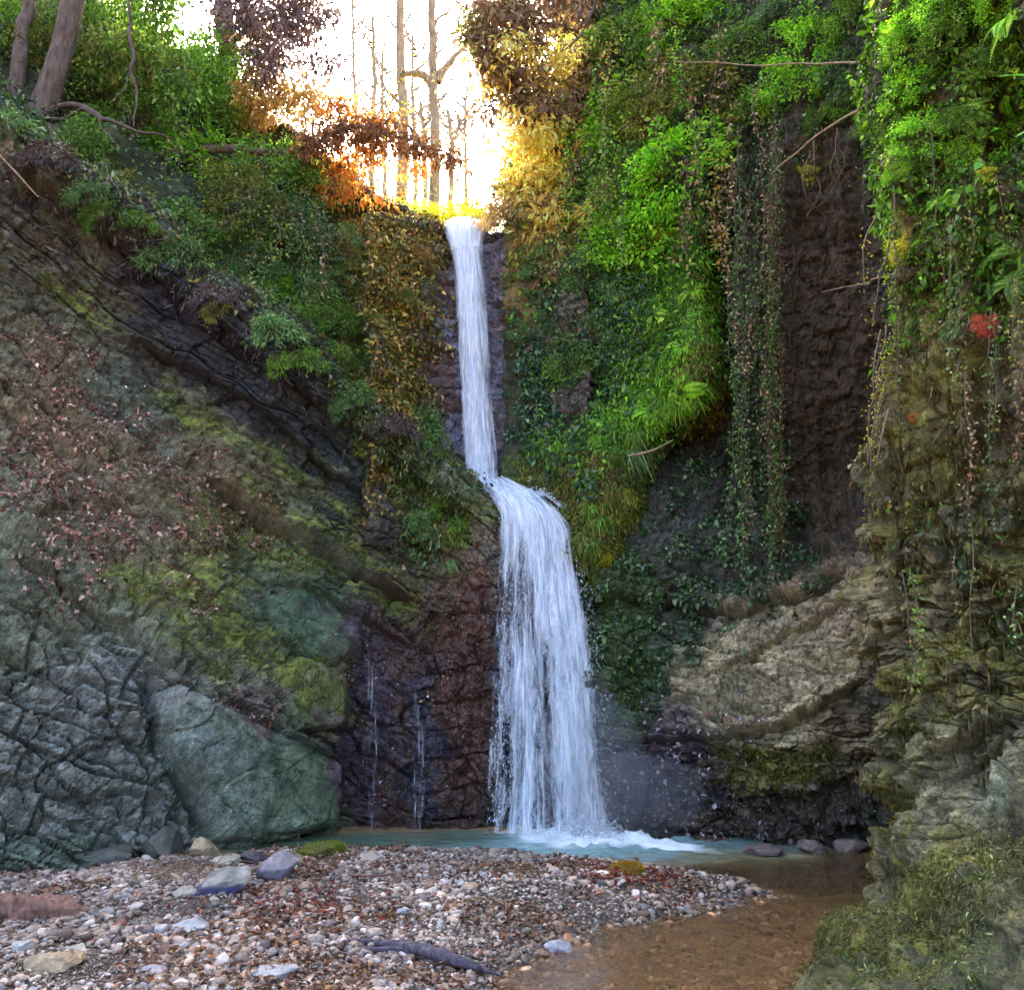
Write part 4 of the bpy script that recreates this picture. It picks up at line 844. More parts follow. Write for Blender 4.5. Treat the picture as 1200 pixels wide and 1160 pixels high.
def near(S, px, py):
    d_ = (S.U[:, 0] - px) ** 2 + (S.U[:, 1] - py) ** 2; k = d_ < 25
    i = np.where(k)[0]
    if len(i) == 0: return S.Q[d_.argmin()], S.N[d_.argmin()]
    j = i[S.Q[i, 1].argmin()]; return S.Q[j], S.N[j]
def plant(kind, S, px, py, scale, mat, label, cat='shrub', group=None, name='shrub', lean=.35, off=.0, sz=1.0):
    q, n = near(S, px, py); p = {'shr': SHR, 'wil': WIL, 'fine': FINE, 'fern': FERN}[kind]; me1, me2 = p[R_.randrange(len(p))]
    e = empty(name, tuple(q + n * off)); tag(e, label, cat, group)
    ax = Vector(tuple(n * lean + np.array([0, 0, 1 - lean]))).normalized()
    e.rotation_euler = (ax.to_track_quat('Z', 'Y')).to_euler(); e.rotation_euler.rotate_axis('Z', R_.random() * 6.28)
    e.scale = (scale, scale, scale * sz)
    c = obj('crown' if kind != 'fern' else 'frond', me1, e); setmat(c, LM[mat]); obj('stem', me2, e); return e
from mathutils import Vector
def many(kind, S, pts, scale, mats, label, cat, group, name='shrub', **kw):
    for i, (px, py) in enumerate(pts):
        plant(kind, S, px + R_.uniform(-8, 8), py + R_.uniform(-8, 8), scale * R_.uniform(.8, 1.2), mats[i % len(mats)], label, cat, group, name, **kw)

# ------------------------------------------------------------------ scattered cover (nobody could count it)
def cover(name, S, w, n, L, W, pal_, label, seed, droop=.6, out=.6, lift=.05, var=.3, tang=.5, fold=.25, curl=.2):
    k, q, nn = pick(S, w, n, seed); r = np.random.default_rng(seed + 1)
    d_ = nn * out + r.normal(0, tang, (n, 3)); d_[:, 2] -= droop; up = nn + r.normal(0, .4, (n, 3)) + [0, 0, .4]
    q = q + nn * (r.random(n) ** 1.5 * lift)[:, None]
    V, F = leaves(q, d_, up, L * (lz := .45 + 1.3 * r.random(n) ** 2), W * lz * (.8 + .4 * r.random(n)), fold, curl)
    P_ = lin(np.array(pal_)); cl = noise(q * 3, seed)[:, None] * .5 + 1
    c = P_[r.integers(0, len(P_), n)] * (1 + r.normal(0, var, (n, 1))).clip(.35, 2) * cl
    return tag(obj(name, mesh(name, V, F, LEAFC, True, {'Col': np.repeat(c, 4, 0)})), kind='stuff', label=label)
def mb(S, bl, hard=.5, warp=22, thr=None, sd=5):
    U = S.Ub + np.stack([fbm(S.Q * 3, 3, sd), fbm(S.Q * 3, 3, sd + 9)], -1) * warp
    m_ = np.maximum.reduce([blob(U, *b, hard) for b in bl])
    return m_ if thr is None else m_ * sstep(thr, thr + .3, fbm(S.Q * 5, 3, sd + 20))
GR = [(54, 88, 28), (80, 122, 38), (110, 152, 52), (74, 100, 40)]; DG = [(48, 76, 44), (70, 108, 60), (100, 138, 84), (140, 164, 120), (56, 80, 40)]; LI = [(84, 140, 24), (110, 166, 34), (140, 184, 50), (64, 110, 24)]
OC = [(120, 96, 44), (150, 118, 54), (100, 96, 40), (136, 104, 66)]; OL = [(92, 90, 30), (120, 114, 36), (78, 82, 30), (136, 128, 60)]
vis = lambda S: ((S.U[:, 0] > -60) & (S.U[:, 0] < 1260) & (S.U[:, 1] > -60)).astype(float)
u = LB.U
cover('undergrowth', LB, vis(LB) * (1 - mb(LB, [(450, 330, 60, 120, 0)])), 26000, .075, .042, GR + DG, 'green leaves covering the left bank under the shrubs', 201, lift=.25)
cover('ivy', LW, mb(LW, [(30, 160, 90, 20, 38), (130, 236, 90, 24, 38), (230, 312, 90, 22, 38), (340, 398, 90, 22, 38), (440, 478, 80, 20, 38), (520, 545, 50, 14, 30)], warp=8), 16000, .065, .034, DG + OL + [(90, 84, 84), (130, 124, 110)], 'small dark leaves and dry stems covering the crest of the left ridge', 242, lift=.12, droop=.9)
cover('ivy', LB, vis(LB) * mb(LB, [(460, 450, 70, 110, 0), (410, 400, 60, 120, 0)]), 9000, .075, .045, DG + GR, 'bluish green ivy on the bank left of the upper fall', 202, lift=.12)
cover('undergrowth', LB, vis(LB) * mb(LB, [(455, 300, 55, 70, 20), (480, 400, 22, 90, 0)]), 8000, .06, .03, OC + OL, 'ochre leaves on the steep bank left of the notch', 203, lift=.12)
cover('undergrowth', BW, mb(BW, [(455, 330, 50, 110, 0), (450, 450, 40, 120, 0)]), 19000, .07, .035, [(206, 170, 96), (220, 190, 110), (170, 160, 76), (190, 150, 92), (130, 150, 70)] + OL, 'ochre and olive leaves on the bank wall left of the upper fall', 241, lift=.1)
cover('moss', BW, mb(BW, [(485, 340, 30, 90, 0), (460, 300, 40, 60, 0), (500, 450, 16, 60, 0)]), 7000, .05, .018, OL + OC, 'olive moss on the rock left of the upper fall', 204, lift=.05)
cover('ivy', BW, mb(BW, [(645, 440, 30, 130, 0), (640, 520, 24, 60, 0)]), 5000, .06, .035, DG, 'dark ivy on the rock right of the upper fall', 205, lift=.08)
cover('undergrowth', RB, vis(RB) * mb(RB, [(760, 100, 140, 220, 0), (650, 200, 80, 200, 0)]), 20000, .075, .04, GR + LI, 'green leaves covering the right bank under the shrubs', 206, lift=.25)
cover('ivy', RB, mb(RB, [(670, 430, 50, 110, 0), (640, 480, 30, 80, 0), (720, 380, 50, 70, 0)]), 12000, .07, .042, DG + [(60, 96, 84), (88, 120, 110)], 'bluish green ivy on the slope right of the upper fall', 207, lift=.12)
cover('moss', RB, mb(RB, [(775, 390, 60, 110, 10), (800, 300, 40, 90, 0), (740, 470, 90, 40, -25), (680, 520, 50, 30, -15)]), 26000, .06, .018, LI, 'bright lime green ferny moss on the sunny tongue of rock', 208, lift=.14, droop=1.1)
cover('moss', RB, mb(RB, [(680, 590, 70, 40, 5), (650, 575, 50, 12, -8), (705, 640, 40, 34, 30), (735, 590, 30, 40, 0)]), 15000, .055, .014, OL + LI[:1] + [(150, 150, 40)], 'yellow green moss hanging beside the lip of the lower fall', 209, lift=.07, droop=1.3)
cover('moss', RB, mb(RB, [(832, 430, 16, 110, 0), (820, 470, 30, 40, 0), (700, 545, 50, 18, -15)]), 6000, .06, .016, OC, 'dry brown moss fringing the overhang', 210, lift=.06, droop=1.5)
cover('ivy', RW, mb(RW, [(745, 640, 60, 60, 0), (820, 600, 40, 90, 0), (860, 620, 40, 90, 0), (900, 640, 60, 60, 0), (760, 740, 60, 60, 0), (850, 720, 50, 40, -20), (715, 740, 24, 90, 0)], thr=.0), 8500, .055, .034, DG + [(110, 120, 104)], 'small grey green ivy leaves clinging to the right rock wall', 211, lift=.06)
cover('ivy', RW, mb(RW, [(896, 330, 16, 230, 0), (875, 420, 22, 200, 0), (845, 330, 16, 120, 0), (905, 540, 16, 110, 0)], warp=14), 9000, .05, .032, DG + [(120, 124, 104), (104, 96, 80)], 'ivy curtain beside the brown earth wall', 212, lift=.12, droop=1.0)
cover('moss', RW, mb(RW, [(900, 895, 62, 22, -10)]), 4500, .04, .012, OL, 'olive moss cushion on the low ledge of the right wall', 213, lift=.03)
cover('moss', RW, mb(RW, [(720, 760, 28, 110, 0), (740, 690, 50, 30, 0)], thr=-.3), 3500, .045, .014, [(70, 96, 34), (90, 110, 40)], 'green moss in the spray right of the lower fall', 214, lift=.04)
cover('debris', RW, sstep(.2, .6, RW.N[:, 2] + .2) * mb(RW, [(800, 900, 90, 70, 0), (780, 850, 60, 30, 0), (880, 960, 120, 40, 0)]), 1500, .05, .03, [(150, 130, 140), (190, 176, 184), (110, 90, 96), (120, 84, 76)], 'pale wet leaves stuck on the dark ledges right of the fall', 215, out=.2, droop=.1, lift=.02)
up_ = sstep(-.1, .5, LW.N[:, 2])
cover('fallen_leaves', LW, up_ * mb(LW, [(60, 410, 50, 30, 20), (95, 470, 70, 30, 40), (60, 570, 60, 60, 40), (100, 640, 60, 70, 50), (180, 580, 60, 40, 40), (215, 600, 50, 60, 20), (20, 520, 30, 60, 0), (140, 480, 60, 30, 45), (300, 610, 60, 14, 30), (280, 830, 34, 16, 30), (235, 700, 20, 30, 0)], thr=-.45), 10500, .052, .03, [(190, 152, 134), (206, 170, 150), (160, 120, 100), (126, 96, 78), (216, 188, 170), (150, 92, 78), (104, 84, 64)], 'pinkish brown dead leaves lying on the left rock slope', 216, out=.05, droop=.02, lift=.012, tang=.6)
cover('fallen_leaves', LW, up_ * vis(LW) * sstep(960, 700, LW.U[:, 1]), 2600, .05, .03, [(150, 116, 100), (120, 90, 76), (100, 80, 64)], 'single dead leaves on the ledges of the left wall', 217, out=.12, droop=.05, lift=.01, tang=.6)
cover('moss', LW, mb(LW, MOSS_L, thr=-.1) * sstep(-.4, .1, LW.N[:, 2]), 15000, .035, .01, [(110, 112, 32), (88, 100, 30), (130, 126, 44), (80, 80, 34)], 'olive moss on the ledges of the left wall', 218, lift=.025, droop=.5)
cover('ferns', LW, mb(LW, [(505, 610, 36, 60, 20), (470, 560, 60, 24, 38), (440, 500, 50, 20, 38)]), 9000, .06, .02, DG + OL, 'dark green plants hanging over the ridge left of the lip', 219, lift=.1, droop=1.0)
cover('debris', LW, sstep(0, .5, LW.N[:, 2] + .2) * mb(LW, [(545, 780, 40, 120, 0), (430, 790, 30, 50, 0), (440, 900, 30, 80, 0), (530, 690, 50, 40, 0)], thr=-.2), 900, .035, .022, [(170, 130, 140), (190, 170, 176), (140, 90, 84), (160, 130, 84)], 'pale scraps of leaf stuck to the wet rock', 220, out=.1, droop=.2, lift=.01)
cover('twigs', LW, mb(LW, [(60, 250, 90, 24, 38), (180, 320, 90, 22, 38), (300, 420, 90, 18, 38)]), 1900, .13, .006, [(100, 92, 108), (150, 140, 140), (70, 66, 80)], 'grey dry stems matted along the ridge', 221, out=.5, droop=.7, lift=.06)
nlow = sstep(380, 700, NW.U[:, 1])
cover('moss', NW, vis(NW) * mb(NW, MOSS_N, thr=-.5) , 46000, .03, .006, OL + [(150, 140, 70), (110, 90, 50)], 'olive moss in pads on the near right wall', 222, lift=.03, droop=1.0)
cover('rootlets', NW, vis(NW) * sstep(1000, 800, NW.U[:, 1]) * sstep(200, 330, NW.U[:, 1]) * sstep(-.3, .2, fbm(NW.Q * [5, 5, 1.5], 3, 9)), 9000, .09, .004, [(110, 96, 62), (92, 82, 46), (84, 84, 40), (130, 116, 80)], 'thin rootlets and dry moss hanging on the near right wall', 223, lift=.05, droop=2.2, tang=.35)
cover('moss', NW, vis(NW) * mb(NW, [(1120, 1100, 110, 60, -35), (1000, 1120, 90, 50, 0), (1160, 1060, 80, 60, -30)], thr=-.8), 42000, .026, .007, [(104, 112, 50), (74, 90, 38), (130, 136, 84), (64, 76, 34), (96, 92, 50)], 'green moss on the boulder like foot of the near wall', 224, lift=.03, droop=.6)
cover('undergrowth', NW, vis(NW) * mb(NW, [(1110, 90, 110, 170, 0), (1060, 230, 40, 90, 0), (1180, 260, 60, 80, 0)], thr=-.4), 18000, .055, .032, LI + GR, 'bright green herbs on the upper part of the near right wall', 225, lift=.12)
cover('ivy', NW, vis(NW) * sstep(900, 700, NW.U[:, 1]) * sstep(-.25, .25, fbm(NW.Q * 2.6, 4, 19)), 13000, .034, .02, OL + GR + [(130, 120, 80), (150, 140, 100)], 'small leaves creeping over the near right wall', 227, lift=.04, droop=.9)
cover('undergrowth', NW, vis(NW) * mb(NW, [(1110, 150, 110, 170, 0), (1050, 300, 30, 110, 0), (1150, 330, 70, 60, 0)], thr=-.6), 16000, .05, .03, LI + GR, 'bright green herbs covering the top of the near right wall', 228, lift=.10)
cover('undergrowth', RW, vis(RW) * sstep(240, 120, RW.U[:, 1]), 9000, .07, .04, GR + DG, 'green leaves over the top of the right rock wall', 226, lift=.25)

# ------------------------------------------------------------------ shrubs, one by one
G1 = 'shrubs massed on the left bank'
many('wil', LW, [(20, 140), (65, 190), (110, 222), (160, 262), (215, 303), (265, 340), (315, 383), (365, 425), (410, 460), (455, 495)], .34, ['deep', 'purple', 'deep', 'green'], 'dark shrub drooping over the edge of the left rock ridge', 'shrub', 'dark shrubs drooping over the left ridge', lean=.2)
many('wil', LW, [(100, 250), (180, 310), (250, 360), (330, 420), (400, 480), (440, 520)], .2, ['green', 'deep', 'olive'], 'small green shrub clinging just under the crest of the left ridge', 'shrub', 'small shrubs under the crest of the left ridge', lean=.5)
many('shr', LB, [(90, 190), (150, 230), (215, 290), (270, 350), (330, 400), (380, 440)], .62, ['green', 'olive', 'green', 'deep'], 'small leaved green shrub growing along the top of the sloping left rock ridge', 'shrub', 'shrubs along the left ridge', lean=.5)
many('shr', LB, [(110, 110), (170, 150), (230, 200), (290, 250), (250, 130), (320, 200), (190, 80), (60, 70), (10, 40), (130, 30)], .8, ['green', 'green', 'lime', 'olive'], 'bushy green shrub in the mass above the left rock ridge', 'shrub', G1, lean=.45)
many('fine', LB, [(340, 260), (350, 330), (390, 370), (300, 310), (400, 300), (370, 220)], .66, ['deep', 'deep', 'green'], 'dense bluish green shrub between the left ridge and the ochre bank', 'shrub', 'bluish shrubs on the left bank', lean=.5)
many('fine', LB, [(430, 440), (465, 500), (420, 500), (500, 540), (390, 470)], .42, ['deep', 'green'], 'low bluish green shrub hanging beside the foot of the upper fall', 'shrub', 'low shrubs left of the upper fall', lean=.6)
many('wil', LB, [(395, 420), (430, 470), (460, 520), (485, 560), (440, 420), (470, 460), (495, 500), (405, 480), (360, 385), (330, 330), (395, 350), (300, 280)], .46, ['green', 'lime', 'deep', 'green'], 'fresh green shrub spilling down to the ledge left of the upper fall', 'shrub', 'fresh shrubs spilling down left of the upper fall', lean=.6)
many('wil', LW, [(480, 560), (515, 590), (450, 545), (500, 620), (535, 610)], .24, ['deep', 'green', 'deep'], 'small dark shrub hanging over the end of the left ridge', 'shrub', 'small shrubs at the end of the left ridge', lean=.5)
many('wil', LB, [(425, 262), (450, 300), (425, 320), (470, 275), (440, 350), (465, 330), (410, 290), (455, 385), (485, 300)], .42, ['ochre', 'olive', 'gold'], 'brownish ochre shrub under the orange branch', 'shrub', 'ochre shrubs under the orange branch', lean=.5)
many('fine', BW, [(470, 345), (500, 300)], .26, ['olive', 'ochre'], 'tiny olive shrub on the rock just left of the top of the upper fall', 'shrub', 'tiny olive shrubs by the notch')
many('fine', RB, [(640, 380), (680, 330), (660, 440), (690, 400), (650, 300)], .5, ['deep', 'deep', 'green'], 'bluish green shrub on the slope right of the upper fall', 'shrub', 'bluish shrubs right of the upper fall', lean=.5)
many('wil', RB, [(610, 180), (600, 240), (640, 120), (640, 210), (675, 170), (625, 285), (700, 240)], .6, ['gold', 'ochre', 'gold', 'yellow'], 'golden brown shrub with drooping leaves right of the notch', 'shrub', 'golden shrubs right of the notch', lean=.4)
many('wil', RB, [(650, 250), (670, 290), (640, 330)], .5, ['umber', 'ochre'], 'dry brown hanging shrub above the rock right of the upper fall', 'shrub', 'dry brown shrubs above the upper fall', lean=.5)
many('shr', RB, [(720, 160), (750, 220), (720, 290), (770, 120), (800, 200), (730, 60), (790, 40), (830, 120), (840, 20), (690, 90), (760, 290)], .75, ['lime', 'green', 'lime', 'olive'], 'leafy green shrub in the mass on the upper right slope', 'shrub', 'green shrubs on the upper right slope', lean=.45)
many('wil', RB, [(745, 130), (760, 180), (725, 210), (780, 270)], .5, ['gold', 'olive', 'ochre'], 'yellowing shrub among the green ones on the upper right slope', 'shrub', 'yellowing shrubs on the upper right slope', lean=.45)
many('fern', RB, [(800, 260), (775, 310), (810, 330), (760, 370), (800, 400), (770, 440), (740, 430), (720, 480), (690, 500), (760, 480), (790, 470), (665, 510)], .4, ['lime'], 'bright lime green fern on the tongue of rock right of the upper fall', 'fern', 'lime green ferns on the tongue of rock', 'fern', lean=.7)
many('shr', RW, [(870, 60), (905, 20), (950, 60), (990, 30), (880, 130), (1010, 90), (930, 110)], .5, ['green', 'deep', 'lime', 'green'], 'green shrub hanging over the top of the dark recess in the right wall', 'shrub', 'shrubs over the dark recess', lean=.5)
many('fine', RW, [(985, 130), (960, 150), (1020, 160)], .28, ['lime', 'green'], 'small leafy clump at the top of the brown earth wall', 'shrub', 'small clumps on the brown earth wall', lean=.5)
many('shr', NW, [(1060, 30), (1100, 60), (1070, 110), (1120, 20), (1085, 170)], .26, ['lime', 'green'], 'bright green leafy plant high on the edge of the near right wall', 'shrub', 'bright plants on the upper edge of the near wall', lean=.5)
many('shr', NW, [(1090, 20), (1140, 90), (1070, 190), (1050, 60), (1130, 190), (1180, 60), (1110, 140), (1160, 0), (1195, 160), (1060, 140)], .17, ['lime', 'green', 'green', 'lime'], 'leafy bright green plant on the upper face of the near right wall', 'shrub', 'plants on the upper face of the near wall', lean=.6)
many('fern', NW, [(1150, 60), (1180, 110), (1115, 130), (1190, 20), (1150, 160), (1105, 230)], .26, ['green', 'lime'], 'green fern at the top of the near right wall', 'fern', 'ferns at the top of the near wall', 'fern', lean=.6)
many('fern', NW, [(1160, 280), (1190, 300), (1140, 300), (1185, 340)], .22, ['deep', 'green'], 'dark shining fern above the red leaves on the near right wall', 'fern', 'dark ferns above the red leaves', 'fern', lean=.7)
many('fine', NW, [(1040, 210), (1050, 300), (1120, 385)], .11, ['lime', 'yellow', 'deep'], 'small clump of fresh leaves on the edge of the near right wall', 'plant', 'small clumps on the near wall', lean=.6)
plant('fine', NW, 1158, 385, .10, 'red', 'cluster of red leaves on the near right wall', 'plant', name='red_plant', lean=.7)
plant('fine', NW, 1066, 487, .045, 'orange', 'single sprig of orange red leaves low on the near right wall', 'plant', name='orange_sprig', lean=.7)
plant('fine', NW, 1108, 175, .05, 'orange', 'small rusty orange sprig below the ferns of the near right wall', 'plant', name='orange_sprig', lean=.7)
plant('fine', NW, 1058, 258, .05, 'maroon', 'small dark red sprig at the very edge of the near right wall', 'plant', name='red_sprig', lean=.7)
plant('fine', NW, 1163, 205, .08, 'yellow', 'round yellow leaves under the ferns of the near right wall', 'plant', name='yellow_plant', lean=.7)
plant('fine', RW, 945, 205, .16, 'yellow', 'yellow leaved sprig dangling before the brown earth wall', 'plant', name='yellow_sprig', lean=.7)
plant('fine', LB, 415, 480, .22, 'yellow', 'small yellow green bush where the left ridge meets the ivy', 'shrub', lean=.6)
# broad leaf at the right border
V, F = leaves(np.array([P(1222, 92, 3.7), P(1215, 150, 3.8), P(1150, 190, 4.2)]), np.array([[-1, -.2, .06], [-1, 0, -.3], [-.5, -.3, -.5]]), np.array([[0, -.7, 1.], [0, -.5, 1], [0, -1, .6]]), np.array([.26, .12, .09]), np.array([.10, .06, .05]), .1, .15, 8)
tag(obj('broad_leaf', mesh('broad_leaf', V, F, LEAFC, True, {'Col': np.zeros((len(V), 3)) + lin((96, 160, 50))})), 'broad smooth green leaves reaching in at the upper right border', 'plant')
# grass tufts on the tongue
def tuft(S, px, py, s, mat, label, group, k=0):
    q, n = near(S, px, py); o = obj('grass_tuft', GRS[k], loc=tuple(q)); setmat(o, LM[mat]); o.scale = (s, s, s)
    ax = Vector(tuple(n * .5 + np.array([0, 0, .5]))).normalized(); o.rotation_euler = ax.to_track_quat('Z', 'Y').to_euler(); o.rotation_euler.rotate_axis('Z', R_.random() * 6)
    return tag(o, label, 'grass tuft', group)
for i, (px, py) in enumerate([(660, 505), (685, 490), (700, 510), (725, 490), (745, 505), (770, 490), (790, 480), (720, 520), (650, 520), (810, 460), (640, 500), (760, 460)]):
    tuft(RB, px, py, R_.uniform(.3, .42), ['lime', 'green', 'lime'][i % 3], 'tuft of long bright grass hanging from the tongue of rock', 'grass tufts on the tongue of rock')
for i, (px, py) in enumerate([(705, 560), (690, 590), (735, 570), (720, 620), (690, 640), (715, 650), (660, 590), (705, 605)]):
    tuft(RB, px, py, R_.uniform(.2, .3), ['olive', 'green', 'yellow'][i % 3], 'drooping tuft of yellowish grass beside the lip of the lower fall', 'yellowish tufts beside the lower fall', 1)
tuft(RB, 740, 530, .42, 'deep', 'pale bluish tuft of long hanging grass under the tongue of rock', None, 1)
for i, (px, py) in enumerate([(500, 600), (520, 625), (490, 640), (470, 590), (525, 655)]):
    tuft(LW, px, py, R_.uniform(.18, .28), ['deep', 'olive'][i % 2], 'dark tuft of grass on the ridge end left of the lower fall', 'tufts at the end of the left ridge', 1)

# ------------------------------------------------------------------ hanging vines
def vine(pts, label, group, mat='deep', L=.05, dens=38, seed=0, thick=.006, sl=.03):
    r = np.random.default_rng(seed); q, rr = limb([P(*p) for p in pts], [thick, thick * .6], 90, .05, seed)
    e = empty('vine', tuple(q[0])); tag(e, label, 'vine', group); V, F = tubes([(q, rr)], 4); o = obj('stem', mesh('stem', V - q[0], F, TWIG), e)
    ln = np.linalg.norm(q[-1] - q[0]); n = int(ln * dens); k = r.integers(0, 89, n); pos = q[k] + r.normal(0, sl, (n, 3)) - q[0]; d_ = r.normal(0, .7, (n, 3)); d_[:, 2] -= .6; d_[:, 1] -= .3
    V, F = leaves(pos, d_, r.normal(0, .5, (n, 3)) + [0, -.8, .6], L * (.6 + .8 * r.random(n)), L * .62, .25, .1); me = mesh('foliage', V, F, LM[mat], True, {'r': np.repeat(r.random(n), 4)}); obj('foliage', me, e)
VR = random.Random(5)
for i in range(24):
    x = VR.uniform(848, 912); y0 = VR.uniform(100, 330); y1 = VR.uniform(430, 720); d0 = 9.75 + VR.uniform(-.2, .1)
    if i < 6: x = VR.uniform(905, 918); y0 = 180; y1 = VR.uniform(640, 740)
    vine([(x, y0, d0), (x + VR.uniform(-10, 10), (y0 + y1) / 2, d0 - .1), (x + VR.uniform(-16, 16), y1, d0 - .15)], 'leafy vine hanging in the curtain beside the brown earth wall', 'vines in the curtain beside the brown earth wall', VR.choice(['deep', 'umber', 'deep', 'green']), .045, VR.choice([30, 60, 90]), i)
for i in range(9):
    x = VR.uniform(930, 1025); y0 = VR.uniform(130, 200); y1 = y0 + VR.uniform(50, 150)
    vine([(x, y0, 8.9), (x + VR.uniform(-20, 20), (y0 + y1) / 2, 8.8), (x + VR.uniform(-30, 30), y1, 8.9)], 'bare pale root dangling before the brown earth wall', 'bare roots before the brown earth wall', 'olive', .04, 5, 40 + i, .009)
for i in range(7):
    x = VR.uniform(1015, 1036); y0 = VR.uniform(230, 450); y1 = y0 + VR.uniform(60, 160)
    vine([(x + 8, y0, 5.8), (x, (y0 + y1) / 2, 5.7), (x - 4, y1, 5.72)], 'thin mossy root hanging down the edge of the near right wall', 'mossy roots on the edge of the near wall', 'yellow', .02, 60, 60 + i, .008)
def stick(name, pts, rads, mat, label, cat, group=None, seed=0, wob=.03):
    q, rr = limb([P(*p) for p in pts], rads, 60, wob, seed); V, F = tubes([(q, rr)], 6); return tag(obj(name, mesh(name, V, F, mat)), label, cat, group)
stick('twig', [(790, 72, 8.6), (880, 76, 8.2), (960, 76, 7.8), (1010, 74, 7.4), (1070, 70, 6.9)], [.006, .01, .014], DRYB, 'long straight pale twig lying level in front of the right wall top', 'twig', None, 3, .02)
stick('twig', [(905, 205, 8.6), (940, 175, 8.4), (975, 148, 8.2), (1020, 120, 7.6), (1085, 50, 6.8)], [.008, .014, .018], DRYB, 'bare slanting twig crossing the top of the brown earth wall', 'twig', None, 4, .03)
stick('twig', [(1042, 480, 5.65), (1034, 510, 5.65), (1027, 540, 5.7)], [.006, .004], DRYB, 'short pale twig at the edge of the near right wall', 'twig', None, 5, .01)
stick('twig', [(-10, 168, 8.8), (20, 205, 8.9), (45, 232, 9.0)], [.01, .012, .008], DRYB, 'grey twig lying on the ridge at the left border', 'twig', None, 6, .02)
stick('twig', [(735, 535, 9.6), (765, 528, 9.55), (790, 515, 9.6)], [.012, .014, .006], DRYB, 'pale broken twig sticking out of the dark overhang', 'twig', None, 7, .01)
stick('twig', [(1045, 322, 5.8), (1000, 335, 7.2), (965, 342, 8.0)], [.005, .004], DRYB, 'thin pale twig reaching left from the near right wall', 'twig', None, 8, .02)

# ------------------------------------------------------------------ trees
def tree(name, label, trunk, branches, crowns, bark, cat='tree', group=None, seg=10, L=.14, W=.035, droop=.8):
    """trunk, branches: (pixel polyline with depth, radii); crowns: (mat, [(cx, cy, rx, ry, d, clumps)], per)"""
    q, rr = limb([P(*p) for p in trunk[0]], trunk[1], 60, .03 if bark is GLAREB else .04, len(label)); e = empty(name, tuple(q[0])); tag(e, label, cat, group); o0 = q[0]
    V, F = tubes([(q - o0, rr)], seg); obj('trunk', mesh('trunk', V, F, bark), e)
    if branches:
        bp = [limb([P(*p) for p in b[0]], b[1], 40, .06, i) for i, b in enumerate(branches)]
        for a, b in bp:
            V, F = tubes([(a - o0, b)], 6); obj('branch', mesh('branch', V, F, bark), e)
    for ci, (mat, bl, per) in enumerate(crowns):
        r = np.random.default_rng(ci + len(label)); cen = []; tw = []
        for cx_, cy_, rx, ry, d_, n in bl:
            u_ = nz(r.normal(0, 1, (n, 3))) * (r.random(n) ** .5)[:, None]; c = P(cx_ + u_[:, 0] * rx, cy_ + u_[:, 1] * ry, d_ + u_[:, 2] * (rx + ry) / 2 * d_ / 1000 * 1.1); cen.append(c)
            m0 = c.mean(0)
            for k in range(0, n, 2): tw.append(limb([m0 * .6 + c[k] * .4 + r.normal(0, .08, 3), (m0 + c[k]) / 2 + [0, 0, .08], c[k]], [.012, .007, .003], 10, .05, k))
        cen = np.concatenate(cen) - o0
        me = crown_mesh('crown', cen, .2, per, L, W, 5 + ci, droop, .0, spread=.9); me.materials.append(LM[mat]); cr = obj('crown', me, e)
        V, F = tubes([(a - o0, b) for a, b in tw], 4); obj('stem', mesh('stem', V, F, bark), cr)
    return e
tree('tree', 'leaning brown tree trunk at the top left with a crooked limb reaching right', ([(36, 180, 12), (44, 142, 12), (60, 98, 12), (75, 50, 12.1), (92, -20, 12.2), (105, -120, 12.4)], [.26, .22, .195, .185, .175, .16]),
     [([(45, 138, 11.9), (70, 126, 11.8), (105, 130, 11.6), (130, 145, 11.4), (160, 155, 11.3), (200, 160, 11.2)], [.05, .045, .04, .035, .02, .01]), ([(48, 140, 11.9), (80, 138, 11.6), (105, 128, 11.4), (120, 150, 11.3), (132, 170, 11.2)], [.03, .025, .015, .008]), ([(150, -20, 11.6), (155, 60, 11.5), (158, 110, 11.4), (160, 150, 11.3)], [.02, .03, .02, .01]), ([(158, 80, 11.5), (140, 105, 11.4), (127, 125, 11.4)], [.015, .012, .006])],
     [('green', [(60, 20, 90, 40, 13.2, 60), (160, 40, 56, 50, 12.3, 50), (10, 60, 60, 60, 13.8, 60), (130, -20, 80, 40, 12.8, 50), (185, 5, 40, 40, 12.0, 40), (195, 90, 46, 40, 11.9, 40)], 26), ('olive', [(120, 60, 60, 50, 12.6, 40), (170, 70, 50, 50, 12.4, 40)], 24)], BARK, L=.09, W=.045)
tree('tree', 'thin tree trunk at the top left border behind the leaning one', ([(14, 165, 12.0), (20, 110, 12.0), (25, 60, 12.0), (32, 10, 12.1), (38, -60, 12.2)], [.13, .12, .11, .1, .09]), [], [('green', [(20, -10, 70, 30, 13.3, 40)], 26)], BARK, L=.09, W=.045)
